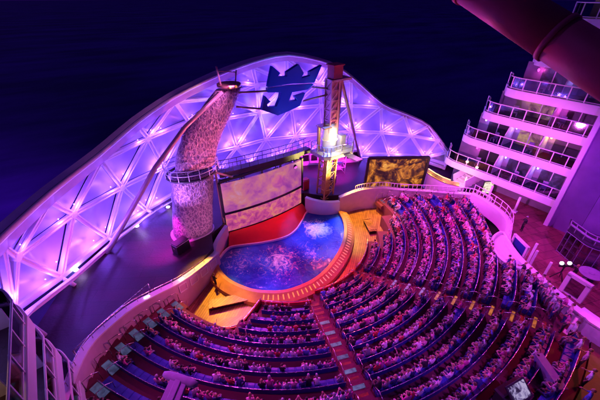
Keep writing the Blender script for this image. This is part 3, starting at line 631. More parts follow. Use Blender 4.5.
# side walls of the seating
lwt, P = curvewall('boundary_wall', LWP, .42, -.5, M['wallpanel'], 'long pink lit panelled wall curving up beside the blue benches')
for k in range(2, 12, 3):
    a, e = P[k], P[min(len(P)-1, k+2)]; d = (e-a); d.z = 0; d.normalize(); nn = Vector((-d.y, d.x, 0))*.23
    b = MB(); lo = 1.05
    c0, c1 = a+nn+Vector((0, 0, -.25)), e+nn+Vector((0, 0, -.25)); c2, c3 = e+nn+Vector((0, 0, -lo)), a+nn+Vector((0, 0, -lo))
    for p, q in ((c0, c1), (c1, c2), (c2, c3), (c3, c0)): b.beam(p, q, .08, .07, nn.normalized())
    b.build('panel_frame', M['white'], lwt)
for k in (11, 20):
    p = P[k]; e = P[k+1]; b = MB(); b.beam(p+Vector((0, 0, .17)), p+(e-p).normalized()*.42+Vector((0, 0, .17)), .12, .08); b.build('lamp', M['lampwhite'], lwt)
b = MB(); b.tube([p+Vector((.05, .1, .5)) for p in P[5:]], .03, 6)
for p in P[5::3]: b.tube([p+Vector((.05, .1, .1)), p+Vector((.05, .1, .5))], .025, 6)
b.build('handrail', M['rail'], lwt)
rwt, P2 = curvewall('boundary_wall', RWP, .4, -.5, M['wallpanel'], 'pink parapet wall stepping up below the golden video screen')
b = MB()
for p in P2[8:]: b.tube([p, p+Vector((0, 0, .8))], .035, 6)
b.tube([p+Vector((0, 0, .8)) for p in P2[8:]], .05, 6); b.build('railing', M['steel'], rwt)
par, P3 = curvewall('promenade_parapet', [tuple(p) for p in PARA[::3]], .42, 3.2, M['white'], 'sinuous white parapet dividing the top seats from the red promenade', 'parapet', 3)
b = MB(); gp = [p for p in P3 if p.y > -17]
for h in (.6, 1.15): b.tube([p+Vector((.1, 0, h)) for p in gp], .035, 6)
for p in gp[::3]: b.beam(p+Vector((.1, 0, .1)), p+Vector((.1, 0, 1.2)), .07, .07)
b.build('railing', M['steel'], par)
pin = [atz(509, 242, 4.8), atz(516, 254, 4.8), atz(526, 266, 4.8)]; po = [atz(522, 269, 4.8), atz(510, 265, 4.8), atz(499, 257, 4.8), atz(492, 244, 4.8), atz(495, 236, 4.8), atz(503, 233, 4.8)]
poly = smooth_path(pin+po, 4, True)
lk = thing('lookout_pod', 'lavender rounded lookout platform bulging from the white parapet over the seats', 'platform')
b = MB(); b.prism([tuple(p) for p in poly], 4.35, 4.75); b.build('floor_slab', M['white'], lk)
b = MB(); b.tube([p+Vector((0, 0, .05)) for p in poly], .13, 8, closed=True); b.build('rounded_edge', M['white'], lk)
bw2, _ = curvewall('stepped_wall', [tuple(atz(u, v, 4.9)) for u, v in ((536, 287), (546, 294), (558, 303), (572, 312))], .5, 3.2, M['white'], 'short white lower wall below the parapet over the crowd', 'wall', 3)
bw3, _ = curvewall('stepped_wall', [tuple(atz(u, v, 6.2)) for u, v in ((580, 310), (591, 318), (603, 326), (620, 338))], .6, 3.2, M['white'], 'thick pink lit wall end above the brown deck', 'wall', 3)
b = MB(); p = atz(567, 333, 5.4); q = atz(577, 318, 6.3); 
for_post = thing('rope_post', 'slim white leaning post on the brown deck below the thick pink wall', 'post'); b.tube([p, q], .09, 8); b.build('shaft', M['white'], for_post); b = MB(); b.box(p, (.4, .4, .08)); b.build('base_plate', M['white'], for_post)
# benches on the stage deck
for k, (c, L, rz, wd) in enumerate((((-9.2, -4.6), 4.4, -20, 'lying by the pool rim on the orange planks'), ((-7.6, -8.3), 3.8, -38, 'in front of the first bench row'), ((-10.6, -6.6), 2.6, -30, 'nearest the panelled wall'), ((9.4, -4.0), 2.6, 62, 'on the planks beside the diving tower'))):
    s = thing('plank_platform', 'low orange lit plank platform '+wd, 'platform', 'plank platforms on the stage deck'); s.location = (c[0], c[1], 0); s.rotation_euler = (0, 0, R(rz))
    b = MB(); b.box((0, 0, .42), (L, 1.0, .1)); b.build('top', M['wood'], s, bevel=.02)
    b = MB(); b.box((0, 0, .2), (L-.2, .8, .36)); b.build('base', M['black'], s)
    for e in (-L*.42, L*.42):
        b = MB(); b.box((e, 0, .5), (.12, .9, .08)); b.build('cleat', M['wood'], s)
#@@SEATS
# =========================================================================== SEATING
STAIR = {'blue': -111.0, 'orange': -76.5}
def hw(r, w=.72): return math.degrees(w/r)
BLK = []                                                            # row, block, a0, a1
for i in range(NR):
    r = rr_(i)
    if 0 < i <= 11: BLK.append((i, 'B', interp(r, AL)+(hw(r, 1.5) if i > 3 else 1), STAIR['blue']-hw(r)))
    BLK.append((i, 'C', STAIR['blue']+hw(r), STAIR['orange']-hw(r)))
    e = interp(r, AR)-hw(r, 1.0)
    if e-(STAIR['orange']+hw(r)) > 3: BLK.append((i, 'D', STAIR['orange']+hw(r), e))
BW = {'B': 'between the panelled wall and the blue stairs', 'C': 'between the blue and orange stairs', 'D': 'between the orange stairs and the golden screen'}
for (i, k, a0, a1) in BLK:
    r, z = rr_(i), zz_(i)
    t = thing('bench', 'curved blue audience bench, %s row up, %s' % (ordn(i+1), BW[k]), 'bench', 'curved audience benches')
    pth = arc(r+.38, a0, a1, z, 2.2)
    ns_ = max(3, round((pth[-1]-pth[0]).length*1.05/.56)); fine = []; dip = []
    for q in range(ns_):
        for t_, d_ in ((.03, 1), (.13, 0), (.87, 0), (.97, 1)): fine.append(pol(r+.38, lerp(a0, a1, (q+t_)/ns_), z)); dip.append(d_)
    def seatrow(prof, drop, m, name):
        b = MB(); k = len(prof)
        for p, d_ in zip(fine, dip):
            nn = -Vector((p.x, p.y, 0)).normalized()
            for (o_, h, w_) in prof: b.v.append(tuple(p+nn*(o_)+Vector((0, 0, h-drop*d_*w_))))
        for q in range(len(fine)-1):
            for j in range(k): b.f.append((q*k+j, (q+1)*k+j, (q+1)*k+(j+1) % k, q*k+(j+1) % k)); b.m.append(0); b.sm.append(False)
        b.f.append(tuple(range(k))); b.f.append(tuple(range(len(b.v)-k, len(b.v)))); b.m += [0, 0]; b.sm += [False, False]
        b.build(name, m, t)
    seatrow([(.25, .05, 0), (.26, .44, 1), (.1, .46, 1), (-.24, .45, 1), (-.24, .05, 0)], .03, M['bluecush'], 'seat')
    seatrow([(-.25, .02, 0), (-.27, .80, 1), (-.29, .88, 1), (-.34, .88, 1), (-.33, .02, 0)], .06, M['blueback'], 'backrest')
    b = MB(); b.tube([p+Vector((p.x, p.y, 0)).normalized()*.33+Vector((0, 0, .90)) for p in pth], .018, 6); b.build('top_rail', M['rail'], t)
def stairs(label, angf, rows, lampk, redk, group='seating stairs', wd=.8, dp=.26):
    swd = 1.2
    t = thing('aisle_stairs', label, 'stairs', group); tr = MB()
    for i in rows:
        r, z = rr_(i), zz_(i); a = angf(r)
        d = pol(1, a); s = Vector((-d.y, d.x, 0))
        tr.box(d*(r-.71)+Vector((0, 0, z-.45)), (.34, swd, .5), ax=(d, s, up)); tr.box(d*(r-.33)+Vector((0, 0, z-.24)), (.46, swd, .5), ax=(d, s, up))
        tr.box(d*(r-.05)+Vector((0, 0, z-.45)), (1.4, swd*.98, .46), ax=(d, s, up))
        b = MB(); b.box(d*(r-.30)+Vector((0, 0, z+.022)), (dp, wd, .02), ax=(d, s, up)); b.build('step_light', lampk[i % len(lampk)] if not callable(lampk) else lampk(i), t)
        if redk:
            b = MB(); b.box(d*(r-.889)+Vector((0, 0, z-.36)), (.02, wd, .2), ax=(d, s, up)); b.build('riser_light', redk, t); b = MB(); b.box(d*(r+.22)+Vector((0, 0, z+.012)), (.22, wd, .02), ax=(d, s, up)); b.build('tread_light', redk, t)
        for sd in (-1, 1):
            b = MB(); q = s*sd*.64
            b.tube([d*(r-.85)+q+Vector((0, 0, z-.24)), d*(r-.85)+q+Vector((0, 0, z+.6)), d*(r-.5)+q+Vector((0, 0, z+.85)), d*(r+.05)+q+Vector((0, 0, z+.9)), d*(r+.05)+q+Vector((0, 0, z))], .028, 6); b.build('handrail', M['rail'], t)
    tr.build('treads', M['terrace'], t); return t
stairs('straight stairs with pale blue glowing treads and red risers climbing through the benches', lambda r: STAIR['blue'], range(1, NR), lambda i: M['lampred'] if i < 3 else M['lampblue'], M['lampred'])
stairs('straight stairs with orange glowing risers and yellow handrails climbing towards the lookout pod', lambda r: STAIR['orange'], range(0, 12), lambda i: M['lampred'] if i < 3 else (M['lampblue'] if i < 6 else M['lampamber']), M['lampred'], wd=1.05, dp=.2)
stairs('stairs with dim grey blue treads hugging the panelled wall', lambda r: interp(r, AL)+hw(r, .75), range(4, 12), [M['lampgrey']], None, wd=1.15, dp=.5)
stairs('narrow stairs with thin lights following the pink wall below the golden screen', lambda r: interp(r, AR)-hw(r, .4), range(3, 9), [M['lampgrey']], None)
for k, (a0, a1, lab, ri_) in enumerate(((-137, -112.5, 'low red front wall before the first bench row by the plank platforms', 1), (-108, -78, 'low red front wall before the first bench row between the two bright stairs', 0), (-75, -43, 'low red front wall before the first bench row near the diving tower', 0))):
    t = thing('front_wall', lab, 'wall', 'low walls before the first row'); pth = arc(rr_(ri_)-.62, a0, a1, .37*ri_, 2)
    b = MB(); b.sweep([(.05, -.3), (.05, 1.0), (-.05, 1.0), (-.05, -.3)], pth); b.build('wall', M['redskin'], t)
    b = MB(); b.tube([p+Vector((0, 0, 1.1)) for p in pth], .04, 6); b.build('handrail', M['rail'], t)
t = thing('front_wall', 'low red front wall of the second and third rows curving round the orange planks', 'wall', 'low walls before the first row')
pth = smooth_path([pol(13.98, -166.5), pol(13.98, -161), pol(13.96, -154), pol(13.8, -147), pol(13.2, -142), pol(12.0, -140), pol(10.2, -137.4)], 5)
b = MB(); b.sweep([(.06, 0), (.06, 1.5), (-.06, 1.5), (-.06, 0)], pth); b.build('wall', M['redskin'], t)
b = MB(); b.tube([p+Vector((0, 0, 1.62)) for p in pth], .045, 6); b.build('handrail', M['rail'], t)
# =========================================================================== PEOPLE
CL = {'magenta': (.55, .08, .30), 'white': (.75, .72, .72), 'navy': (.03, .04, .16), 'black': (.02, .02, .025), 'pink': (.7, .35, .45), 'blue': (.1, .16, .55), 'red': (.5, .04, .05), 'grey': (.28, .27, .3)}
CM = {k: mat(k+'_cloth', c, .85, 0, .3, 9) for k, c in CL.items()}
SKIN = [mat('light_skin', (.58, .36, .27), .5, 0, .08, 5), mat('tan_skin', (.38, .21, .14), .5, 0, .08, 5), mat('deep_skin', (.13, .07, .045), .5, 0, .08, 5)]
HAIR = [mat('dark_hair', (.02, .014, .01), .5, 0, .3, 20), mat('brown_hair', (.09, .045, .02), .5, 0, .3, 20), mat('fair_hair', (.42, .28, .12), .5, 0, .3, 20), mat('grey_hair', (.4, .39, .38), .5, 0, .2, 20)]
TRO = [CM['navy'], CM['black'], CM['grey']]
SHOE = CM['black']
def skin_mesh(verts, edges_, radii, sub=1):
    me = bpy.data.meshes.new('tmp'); me.from_pydata([tuple(v) for v in verts], edges_, []); o = bpy.data.objects.new('tmp', me); COL.objects.link(o)
    o.modifiers.new('skin', 'SKIN')
    if not me.skin_vertices: return None
    for sv, r_ in zip(me.skin_vertices[0].data, radii): sv.radius = (r_, r_) if not isinstance(r_, tuple) else r_
    me.skin_vertices[0].data[0].use_root = True
    if sub: s = o.modifiers.new('sub', 'SUBSURF'); s.levels = sub; s.render_levels = sub
    dg = bpy.context.evaluated_depsgraph_get(); m2 = bpy.data.meshes.new_from_object(o.evaluated_get(dg)); bpy.data.objects.remove(o)
    out = ([tuple(v.co) for v in m2.vertices], [tuple(p.vertices) for p in m2.polygons]); bpy.data.meshes.remove(m2); return out
def make_body(pose):
    """one figure facing +y, origin under the seat (or between the feet); returns (verts, faces, slot per face): 0 top 1 trousers 2 skin 3 hair 4 shoes"""
    stand = pose == 'stand'; S = .42 if stand else 0
    V_ = [(0, 0, .58+S), (0, -.02, .78+S), (0, -.03, .98+S), (0, -.01, 1.10+S), (0, .01, 1.20+S)]; Rd = [(.16, .12), (.14, .105), (.165, .115), (.07, .07), (.055, .055)]
    E_ = [(0, 1), (1, 2), (2, 3), (3, 4)]; hands = []
    for s in (-1, 1):
        if stand: leg = [(.09*s, .01, .53+S), (.1*s, .03, .50), (.1*s, -.01, .10), (.11*s, .12, .04)]; lr = [.095, .07, .048, .035]
        else: leg = [(.1*s, .05, .53), (.12*s, .44, .53), (.12*s, .42, .11), (.13*s, .56, .045)]; lr = [.095, .072, .05, .035]
        o = len(V_); V_ += leg; Rd += [(x, x) for x in lr]; E_ += [(0, o), (o, o+1), (o+1, o+2), (o+2, o+3)]
        if pose == 'lap': arm = [(.19*s, -.02, 1.03), (.225*s, .02, .77), (.10*s, .28, .66)]
        elif pose == 'clap': arm = [(.19*s, -.01, 1.03), (.26*s, .14, .84), (.06*s, .34, 1.02)]
        elif pose == 'fold': arm = [(.19*s, -.01, 1.03), (.225*s, .07, .80), (-.05*s, .235, .84+.03*s)]
        elif pose == 'raise': arm = [(.19*s, -.02, 1.03), (.25*s, .06, .78), (.15*s, .30, .67)] if s < 0 else [(.2, 0, 1.04), (.27, .12, 1.22), (.22, .22, 1.46)]
        elif pose == 'lean': arm = [(.19*s, .02, 1.03), (.215*s, .16, .76), (.09*s, .38, .70)]
        else: arm = [(.19*s, -.02, 1.03+S), (.24*s, -.02, .76+S), (.25*s, .08, .52+S)] if s < 0 else [(.19, -.01, 1.03+S), (.25, .1, .80+S), (.12, .34, .90+S)]
        o = len(V_); V_ += arm; Rd += [(.058, .058), (.044, .044), (.032, .032)]; E_ += [(2, o), (o, o+1), (o+1, o+2)]
        w_ = Vector(arm[2]); d = (w_-Vector(arm[1])).normalized(); hands.append((w_, d, s))
    if pose == 'lean': V_ = [(x, y+(.28*(z-.58) if z > .6 else 0), z) for x, y, z in V_]; hands = [(w_+Vector((0, .28*(w_.z-.58), 0)), d, s) for w_, d, s in hands]
    vs_, fs = skin_mesh(V_, E_, Rd, 1)
    cls = []
    for f in fs:
        c = sum((Vector(vs_[i]) for i in f), Vector())/len(f)
        arm_d = min((c-h[0]).length for h in hands)
        if c.z < .075: k = 4
        elif c.z < .60+S and abs(c.x) < .22 and arm_d > .10: k = 1
        elif arm_d < .2 or c.z > 1.12+S: k = 2
        else: k = 0
        cls.append(k)
    # hands: palm, four unequal bent fingers and a thumb from the side of the palm
    for w_, d, s in hands:
        x = d.cross(Vector((0, 0, 1))); x = x.normalized() if x.length > .1 else Vector((1, 0, 0)); n = x.cross(d)
        chains = [([w_-d*.02, w_+d*.05, w_+d*.09], [.026, .034, .03])]
        for q, (off, L) in enumerate(((-.030, .062), (-.010, .074), (.010, .07), (.030, .055))):
            b_ = w_+d*.085+x*off; chains.append(([b_, b_+d*L*.5-n*.012, b_+d*L*.85-n*.04], [.009, .0085, .007]))
        b_ = w_+d*.03-x*.03*s; chains.append(([b_, b_-x*.032*s+d*.03, b_-x*.038*s+d*.062-n*.012], [.011, .010, .008]))
        for ch, rad in chains:
            v2, f2 = skin_mesh(ch, [(0, 1), (1, 2)], rad, 0); o = len(vs_); vs_ += v2; fs += [tuple(i+o for i in f) for f in f2]; cls += [2]*len(f2)
    # head with brow, nose, chin, ears and hair
    hx, hy, hz = 0, (.02+(.28*.72 if pose == 'lean' else 0)), 1.325+S; n_, m_ = 14, 11; o = len(vs_)
    for i in range(m_+1):
        th = PI*i/m_
        for j in range(n_):
            ph = 2*PI*j/n_; ux, uy, uz = math.sin(th)*math.sin(ph), math.sin(th)*math.cos(ph), math.cos(th)
            rx, ry, rz_ = .078, .098, .122; y_ = uy*ry; z_ = uz*rz_; x_ = ux*rx*(1 if uz > -.2 else 1-.35*(-uz-.2))
            if uy > .9 and -.25 < uz < .12: y_ += .024                 # nose
            if .55 < uy < .92 and -.05 < uz < .25: y_ -= .008           # eye sockets
            if uz < -.55 and uy > .2: y_ += .012                        # chin
            vs_.append((hx+x_, hy+y_, hz+z_))
    for i in range(m_):
        for j in range(n_):
            f = (o+i*n_+j, o+(i+1)*n_+j, o+(i+1)*n_+(j+1) % n_, o+i*n_+(j+1) % n_); fs.append(f)
            c = sum((Vector(vs_[q]) for q in f), Vector())/4
            cls.append(3 if (c.z-hz > .055 or (c.y-hy < .005 and c.z-hz > -.06)) else 2)
    o = len(vs_)
    for i in range(6):                                                  # hair volume
        th = PI*.58*i/5
        for j in range(12):
            ph = 2*PI*j/12; vs_.append((hx+.088*math.sin(th)*math.sin(ph), hy-.018+.1*math.sin(th)*math.cos(ph)*(.86 if math.cos(ph) > 0 else 1.02), hz+.012+.126*math.cos(th)))
    for i in range(5):
        for j in range(12): fs.append((o+i*12+j, o+(i+1)*12+j, o+(i+1)*12+(j+1) % 12, o+i*12+(j+1) % 12)); cls.append(3)
    for s in (-1, 1):
        o = len(vs_); c = Vector((hx+s*.08, hy-.005, hz-.005))
        for p in ((0, -.018, .03), (0, .015, .028), (0, .012, -.03), (0, -.01, -.03), (s*.016, -.022, .03), (s*.016, -.018, -.02)): vs_.append(tuple(c+Vector(p)))
        fs += [(o, o+1, o+4), (o+1, o+2, o+5, o+4), (o+2, o+3, o+5), (o, o+4, o+5, o+3)]; cls += [2]*4
    return vs_, fs, cls
BODY = {p: make_body(p) for p in ('lap', 'clap', 'raise', 'lean', 'fold', 'stand')}
PM = {}
def person_mesh(pose, topc, v):
    key = (pose, topc, v)
    if key not in PM:
        vs_, fs, cls = BODY[pose]; me = bpy.data.meshes.new('person'); me.from_pydata(vs_, [], fs)
        for m in (CM[topc], TRO[v % 3], SKIN[(0, 0, 1, 2)[v % 4]], HAIR[v % 4], SHOE): me.materials.append(m)
        me.polygons.foreach_set('material_index', cls); me.polygons.foreach_set('use_smooth', [True]*len(fs)); me.update(); PM[key] = me
    return PM[key]
rp = random.Random(21); seatsl = []
TOPS = ['magenta', 'white', 'pink', 'navy', 'black', 'blue', 'red', 'grey']; TW = [.15, .24, .15, .10, .17, .06, .05, .08]
for (i, k, a0, a1) in BLK:
    r, z = rr_(i), zz_(i); sp = math.degrees(.47/(r+.36)); n = int((a1-a0)/sp)
    gap = 0
    for q in range(n):
        a = a0+(q+.5)*(a1-a0)/n
        dens = .97 if k != 'B' else (.95 if i < 6 else .80)
        if k == 'B' and a < interp(r, AL)+14 and i > 5: dens = .6
        if gap > 0: gap -= 1; continue
        if rp.random() > dens: gap = rp.choice((0, 0, 1, 1, 2)) if dens > .6 else rp.choice((1, 2, 4)); continue
        pose = rp.choices(['lap', 'clap', 'lean', 'raise', 'fold'], [.42, .05, .26, .02, .25])[0]
        seatsl.append([i, k, a+rp.uniform(-.25, .25), r+.36, z-.08, pose])
cp_ = Vector(CAM)
def seat_d(s): return (pol(s[3], s[2], s[4]+1)-cp_).length
def in_view(p):
    d = Vector(p)-cp_; rgt = d.x*RT[0]+d.y*RT[1]; h = d.x*FW[0]+d.y*FW[1]; dep = h*math.cos(PIT)-d.z*math.sin(PIT); upc = h*math.sin(PIT)+d.z*math.cos(PIT)
    return dep > 1 and abs(rgt/dep) < 322/FPX and -222/FPX < upc/dep < 222/FPX
vis = [s for s in seatsl if in_view(pol(s[3], s[2], s[4]+1.2))]
vis.sort(key=seat_d)
NEAR = vis[:286]; nearset = {id(s) for s in NEAR}; FAR = vis[286:]
cnt = {}
for s in sorted(NEAR, key=lambda s: (s[0], s[1], s[2] if s[1] != 'B' else -s[2])):
    cnt[s[0], s[1]] = cnt.get((s[0], s[1]), 0)+1; s.append(cnt[s[0], s[1]])
FROM = {'B': 'from the blue stairs towards the panelled wall', 'C': 'from the blue stairs towards the orange stairs', 'D': 'from the orange stairs towards the golden screen'}
for s in NEAR:
    i, k, a, r, z, pose, q = s; topc = rp.choices(TOPS, TW)[0]
    o = bpy.data.objects.new('person', person_mesh(pose, topc, rp.randrange(12))); COL.objects.link(o)
    o.location = pol(r, a, z); o.rotation_euler = (0, 0, R(a)+PI/2+rp.uniform(-.4, .4)); q_ = rp.uniform(.86, 1.04); o.scale = (q_*rp.uniform(.9, 1.12), q_, q_)
    tag(o, 'person in %s top, %s row up, %s %s' % (topc, ordn(i+1), ordn(q), FROM[k]), 'person', 'seated audience')
# the far spectators as one crowd
allv, allf, allm = [], [], []
cmats = [CM[t] for t in TOPS]+TRO+SKIN+HAIR+[SHOE]; off = 0
arrs = {p: (np.array(v), f, np.array(c)) for p, (v, f, c) in BODY.items()}
for s in FAR:
    i, k, a, r, z, pose = s[:6]; v_, f_, c_ = arrs[pose]; an = R(a)+PI/2+rp.uniform(-.4, .4); ca, sa = math.cos(an), math.sin(an)
    v2 = np.stack([v_[:, 0]*ca-v_[:, 1]*sa, v_[:, 0]*sa+v_[:, 1]*ca, v_[:, 2]], 1)*rp.uniform(.94, 1.08)+np.array(pol(r, a, z))
    ti = TOPS.index(rp.choices(TOPS, TW)[0]); v = rp.randrange(12); mp_ = [ti, 8+v % 3, 11+(0, 0, 1, 2)[v % 4], 14+v % 4, 18]
    allv.append(v2); allf += [tuple(x+off for x in f) for f in f_]; allm += [mp_[c] for c in c_]; off += len(v2)
print('SEATS', len(seatsl), len(vis), len(FAR))
if FAR:
    me = bpy.data.meshes.new('crowd'); me.from_pydata(np.concatenate(allv).tolist(), [], allf)
    for m in cmats: me.materials.append(m)
    me.polygons.foreach_set('material_index', allm); me.polygons.foreach_set('use_smooth', [True]*len(allf)); me.update()
    o = bpy.data.objects.new('crowd', me); COL.objects.link(o); o['kind'] = 'stuff'; tag(o, 'packed seated crowd in the far rows around the pool', 'crowd')
def standing(loc, face, topc, v, label, group=None):
    o = bpy.data.objects.new('person', person_mesh('stand', topc, v)); COL.objects.link(o); o.location = loc
    d = Vector(face)-Vector(loc); o.rotation_euler = (0, 0, math.atan2(d.y, d.x)-PI/2); tag(o, label, 'person', group)
for (u, v, c, lab) in ((571, 346, 'white', 'standing person in white top, foremost at the edge of the red brown deck'), (577, 358, 'pink', 'standing person in pink top at the edge of the red brown deck'), (580, 378, 'white', 'standing person in white top at the frame corner of the red brown deck'), (566, 330, 'white', 'standing person in white top near the thick pink wall end'), (578, 398, 'blue', 'standing person in blue top at the edge of the red brown deck'), (560, 322, 'magenta', 'standing person in magenta top below the short white wall')):
    p = atz(u, v+10, 5.38); standing((p.x, p.y, 5.38), (0, 0, 0), c, rp.randrange(12), lab)
for k, (r_, a_) in enumerate(((22.6, -65.0), (22.9, -66.2), (23.3, -67.2), (23.6, -68.6), (23.9, -69.9), (24.2, -71.2), (24.4, -72.4), (24.9, -73.2), (24.0, -70.9), (23.1, -67.9), (25.2, -74.6), (24.6, -73.9))):
    r_ -= .75; zf = zz_(max(i for i in range(NR) if rr_(i)-.55 <= r_)); tc = rp.choice(['white', 'pink', 'magenta', 'black', 'grey'])
    standing(pol(r_, a_, zf), (rp.uniform(-4, 4), rp.uniform(-4, 4), 0), tc, rp.randrange(12), 'standing spectator in %s top by the white parapet, %s from the lookout pod' % (tc, ordn(1+sorted([65.0, 66.2, 67.2, 68.6, 69.9, 71.2, 72.4, 73.2, 70.9, 67.9, 74.6, 73.9]).index(-a_))), 'standing audience by the parapet')
for (u, v, c, lab) in ((569, 281, 'black', 'person in black standing beside the follow spot on the red promenade'), (521, 231, 'black', 'person in black leaning by the white parapet next to the square gate'), ):
    p = atz(u, v, 3.7); standing((p.x, p.y, 3.7), (0, 0, 0), c, rp.randrange(12), lab)
for (u, v, c, lab) in ((216, 287, 'black', 'person in black standing on the orange planks by the pool rim'), (420, 100, 'grey', '')):
    if lab: p = atz(u, v, 0); standing((p.x, p.y, 0), (0, 0, 0), c, 1, lab)
#@@BUILDINGS
# =========================================================================== CABIN BLOCKS
def cabin_block(label, sx, xe, tips, yend, th, wallx, depth, ywall):
    """sx = +1 the block on the far side (balconies look to -x), -1 the block below the camera"""
    t = thing('cabin_block', label, 'building', None)
    for li, (z, ty) in enumerate(tips):
        z0 = z if li else 2.6; z1 = tips[li+1][0]-th if li+1 < len(tips) else z+2.4
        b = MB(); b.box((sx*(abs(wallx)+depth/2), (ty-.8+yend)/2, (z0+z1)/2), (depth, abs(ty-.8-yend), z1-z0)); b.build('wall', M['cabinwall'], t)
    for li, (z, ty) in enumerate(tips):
        path = [(wallx, ty+.6), (xe+sx*1.6, ty), (xe+sx*.5, ty-.35), (xe, ty-1.5), (xe, yend)]
        sp_ = smooth_path([Vector((x, y, 0)) for x, y in path[:4]], 5)+[Vector((xe, yend, 0))]
        poly = [tuple(p) for p in sp_]+[(wallx, yend)]
        b = MB(); b.prism(poly, z-th, z); fl = b.build('balcony_floor', M['white'], t, bevel=.05)
        b = MB(); b.prism([(lerp(wallx, x, .93), min(y, ty-.1)) for x, y, *_ in poly], z+.002, z+.012); b.build('floor_shade', M['deckdark'], fl)  # dark sheet added for the shade inside the balconies
        rl = sp_; inset = [Vector((p.x+sx*.12, p.y-(.08 if k < len(sp_)-1 else 0), 0)) for k, p in enumerate(sp_)]
        b = MB(); b.tube([p+Vector((0, 0, z+1.12)) for p in inset], .05, 6); b.tube([p+Vector((0, 0, z+.1)) for p in inset], .035, 6); r_ = b.build('railing', M['white'], fl)
        b = MB(); b.sweep([(-.012, .12), (.012, .12), (.012, 1.08), (-.012, 1.08)], [p+Vector((0, 0, z)) for p in inset]); b.build('glass', M['glass'], fl)
        dense = resample(inset, 1.28)
        for p in dense: b = MB(); b.beam(p+Vector((0, 0, z)), p+Vector((0, 0, z+1.16)), .08, .08); b.build('rail_post', M['white'], fl)
        nb = int((ty-yend)/3.4)
        for k in range(nb+1):
            y = yend+.12+k*3.4
            if y > ty-(3.6 if sx > 0 else 1.2): continue
            if k > 0 or sx > 0:
                b = MB(); nxt = tips[li+1][0]-th if li+1 < len(tips) else z+2.1
                b.slab([Vector((wallx, y, z)), Vector((xe+sx*.5, y, z)), Vector((xe+sx*.5, y, z+1.0)), Vector((xe+sx*1.3, y, nxt)), Vector((wallx, y, nxt))], .09, ax=(0, 1, 0)); b.build('divider', M['white'], t)
            yc = y+1.7
            if yc < ty-2.6:
                b = MB(); b.box((wallx-sx*.03, yc, z+1.05), (.06, 2.2, 2.0)); kd = (k*5+li*3) % 7; dr = b.build('glass_door', M['litroom'] if kd in (1, 4) else (M['dimroom'] if kd in (0, 2, 5) else M['black']), t)
                b = MB(); b.box((wallx-sx*.06, yc, z+1.05), (.07, .09, 2.0)); b.box((wallx-sx*.06, yc, z+2.08), (.07, 2.3, .09)); b.build('frame', M['white'], dr)
                kk = (k*3+li*5) % 4
                b = MB(); b.ball((wallx-sx*.22, yc+1.45, z+1.75), .12, 8, 6, sz=1.3); b.build('wall_lamp', M['lampwarm'] if kk == 1 else (M['lampmagenta'] if kk == 2 else M['lampviolet']), t)
                point('balcony_light', (wallx-sx*.55, yc+1.2, z+1.7), ((1, .5, .2) if kk == 1 else (1, .08, .7) if kk == 2 else (.35, .2, 1)), 34 if kk != 1 else 28, .1)
    return t
RT_TIPS = [(6.5, -4.5), (10.0, -5.9), (13.2, -7.4), (16.0, -8.9), (19.2, -10.6), (22.4, -12.3)]
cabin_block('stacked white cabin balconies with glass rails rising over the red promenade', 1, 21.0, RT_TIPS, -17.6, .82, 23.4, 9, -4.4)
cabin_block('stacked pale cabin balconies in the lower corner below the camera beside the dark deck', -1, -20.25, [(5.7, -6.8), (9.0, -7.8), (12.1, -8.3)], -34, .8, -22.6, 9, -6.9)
ew = thing('end_wall', 'tall purple rendered wall standing at the end of the cabin balconies', 'wall')
b = MB(); b.box((31, -37.7, 15.2), (20.2, 40, 25.2)); b.build('wall', M['concrete'], ew)
b = MB(); b.box((20.8, -17.7, 12.5), (.35, .4, 19.8)); b.build('corner_trim', M['white'], ew)
for k, (x, y) in enumerate(((20.4, -8.6), (20.6, -11.6), (20.6, -14.6))):
    s = thing('support_column', 'slim white column under the lowest balcony, %s from the dome' % ORD[k+1], 'column', 'columns under the lowest balcony'); s.location = (x, y, 3.7 if y < -9.4 else 2.6)
    hh = 5.6-s.location.z; b = MB(); b.tube([(0, 0, 0), (0, 0, hh)], .12, 10); b.build('shaft', M['white'], s); b = MB(); b.box((0, 0, .06), (.5, .5, .12)); b.build('base_plate', M['white'], s)
# bar and sign under the lowest balcony
br = thing('bar_counter', 'curved amber glowing bar counter under the lowest balcony', 'counter')
pth = smooth_path([atz(u, v, 4.4) for u, v in ((424, 173), (434, 180), (446, 186), (458, 189))], 5)
b = MB(); b.sweep([(-.3, -1.7), (.3, -1.7), (.3, .55), (-.3, .55)], pth); b.build('body', M['white'], br)
b = MB(); b.sweep([(-.45, .56), (.45, .56), (.45, .64), (-.45, .64)], pth); b.build('top', M['gold'], br)
b = MB(); b.tube([p+Vector((.0, 0, .95)) for p in pth[2:-2:3]], .05, 6); b.build('lamp_strip', M['lampwarm'], br)
for p in pth[3::6]: point('bar_light', p+Vector((.5, .3, 1.6)), (1, .55, .3), 70, .15)
sg = thing('lit_sign', 'small cream glowing signboard on a post under the lowest balcony', 'sign'); p = atz(484, 197, 3.7); sg.location = p; sg.rotation_euler = (0, 0, R(-35))
b = MB(); b.box((0, 0, 1.35), (1.25, .14, 1.7)); b.build('panel', M['black'], sg); b = MB(); b.box((0, -.085, 1.35), (1.1, .03, 1.5)); b.build('face', M['poster'], sg); b = MB(); b.box((0, 0, .27), (.2, .1, .54)); b.build('post', M['steel_dark'], sg)
fl_ = thing('stair_flight', 'pink white stair flight rising under the lowest balcony', 'stairs'); p = atz(458, 184, 4.3); q = atz(487, 168, 5.6); dv_ = (q-p); hd2 = Vector((dv_.x, dv_.y, 0)).normalized(); sd2 = Vector((-hd2.y, hd2.x, 0))
b = MB()
for k in range(9):
    c = p+dv_*(k/8); b.box(c-Vector((0, 0, .25)), (dv_.length/8*1.1, 1.7, .5), ax=(hd2, sd2, up))
b.build('steps', M['white'], fl_)
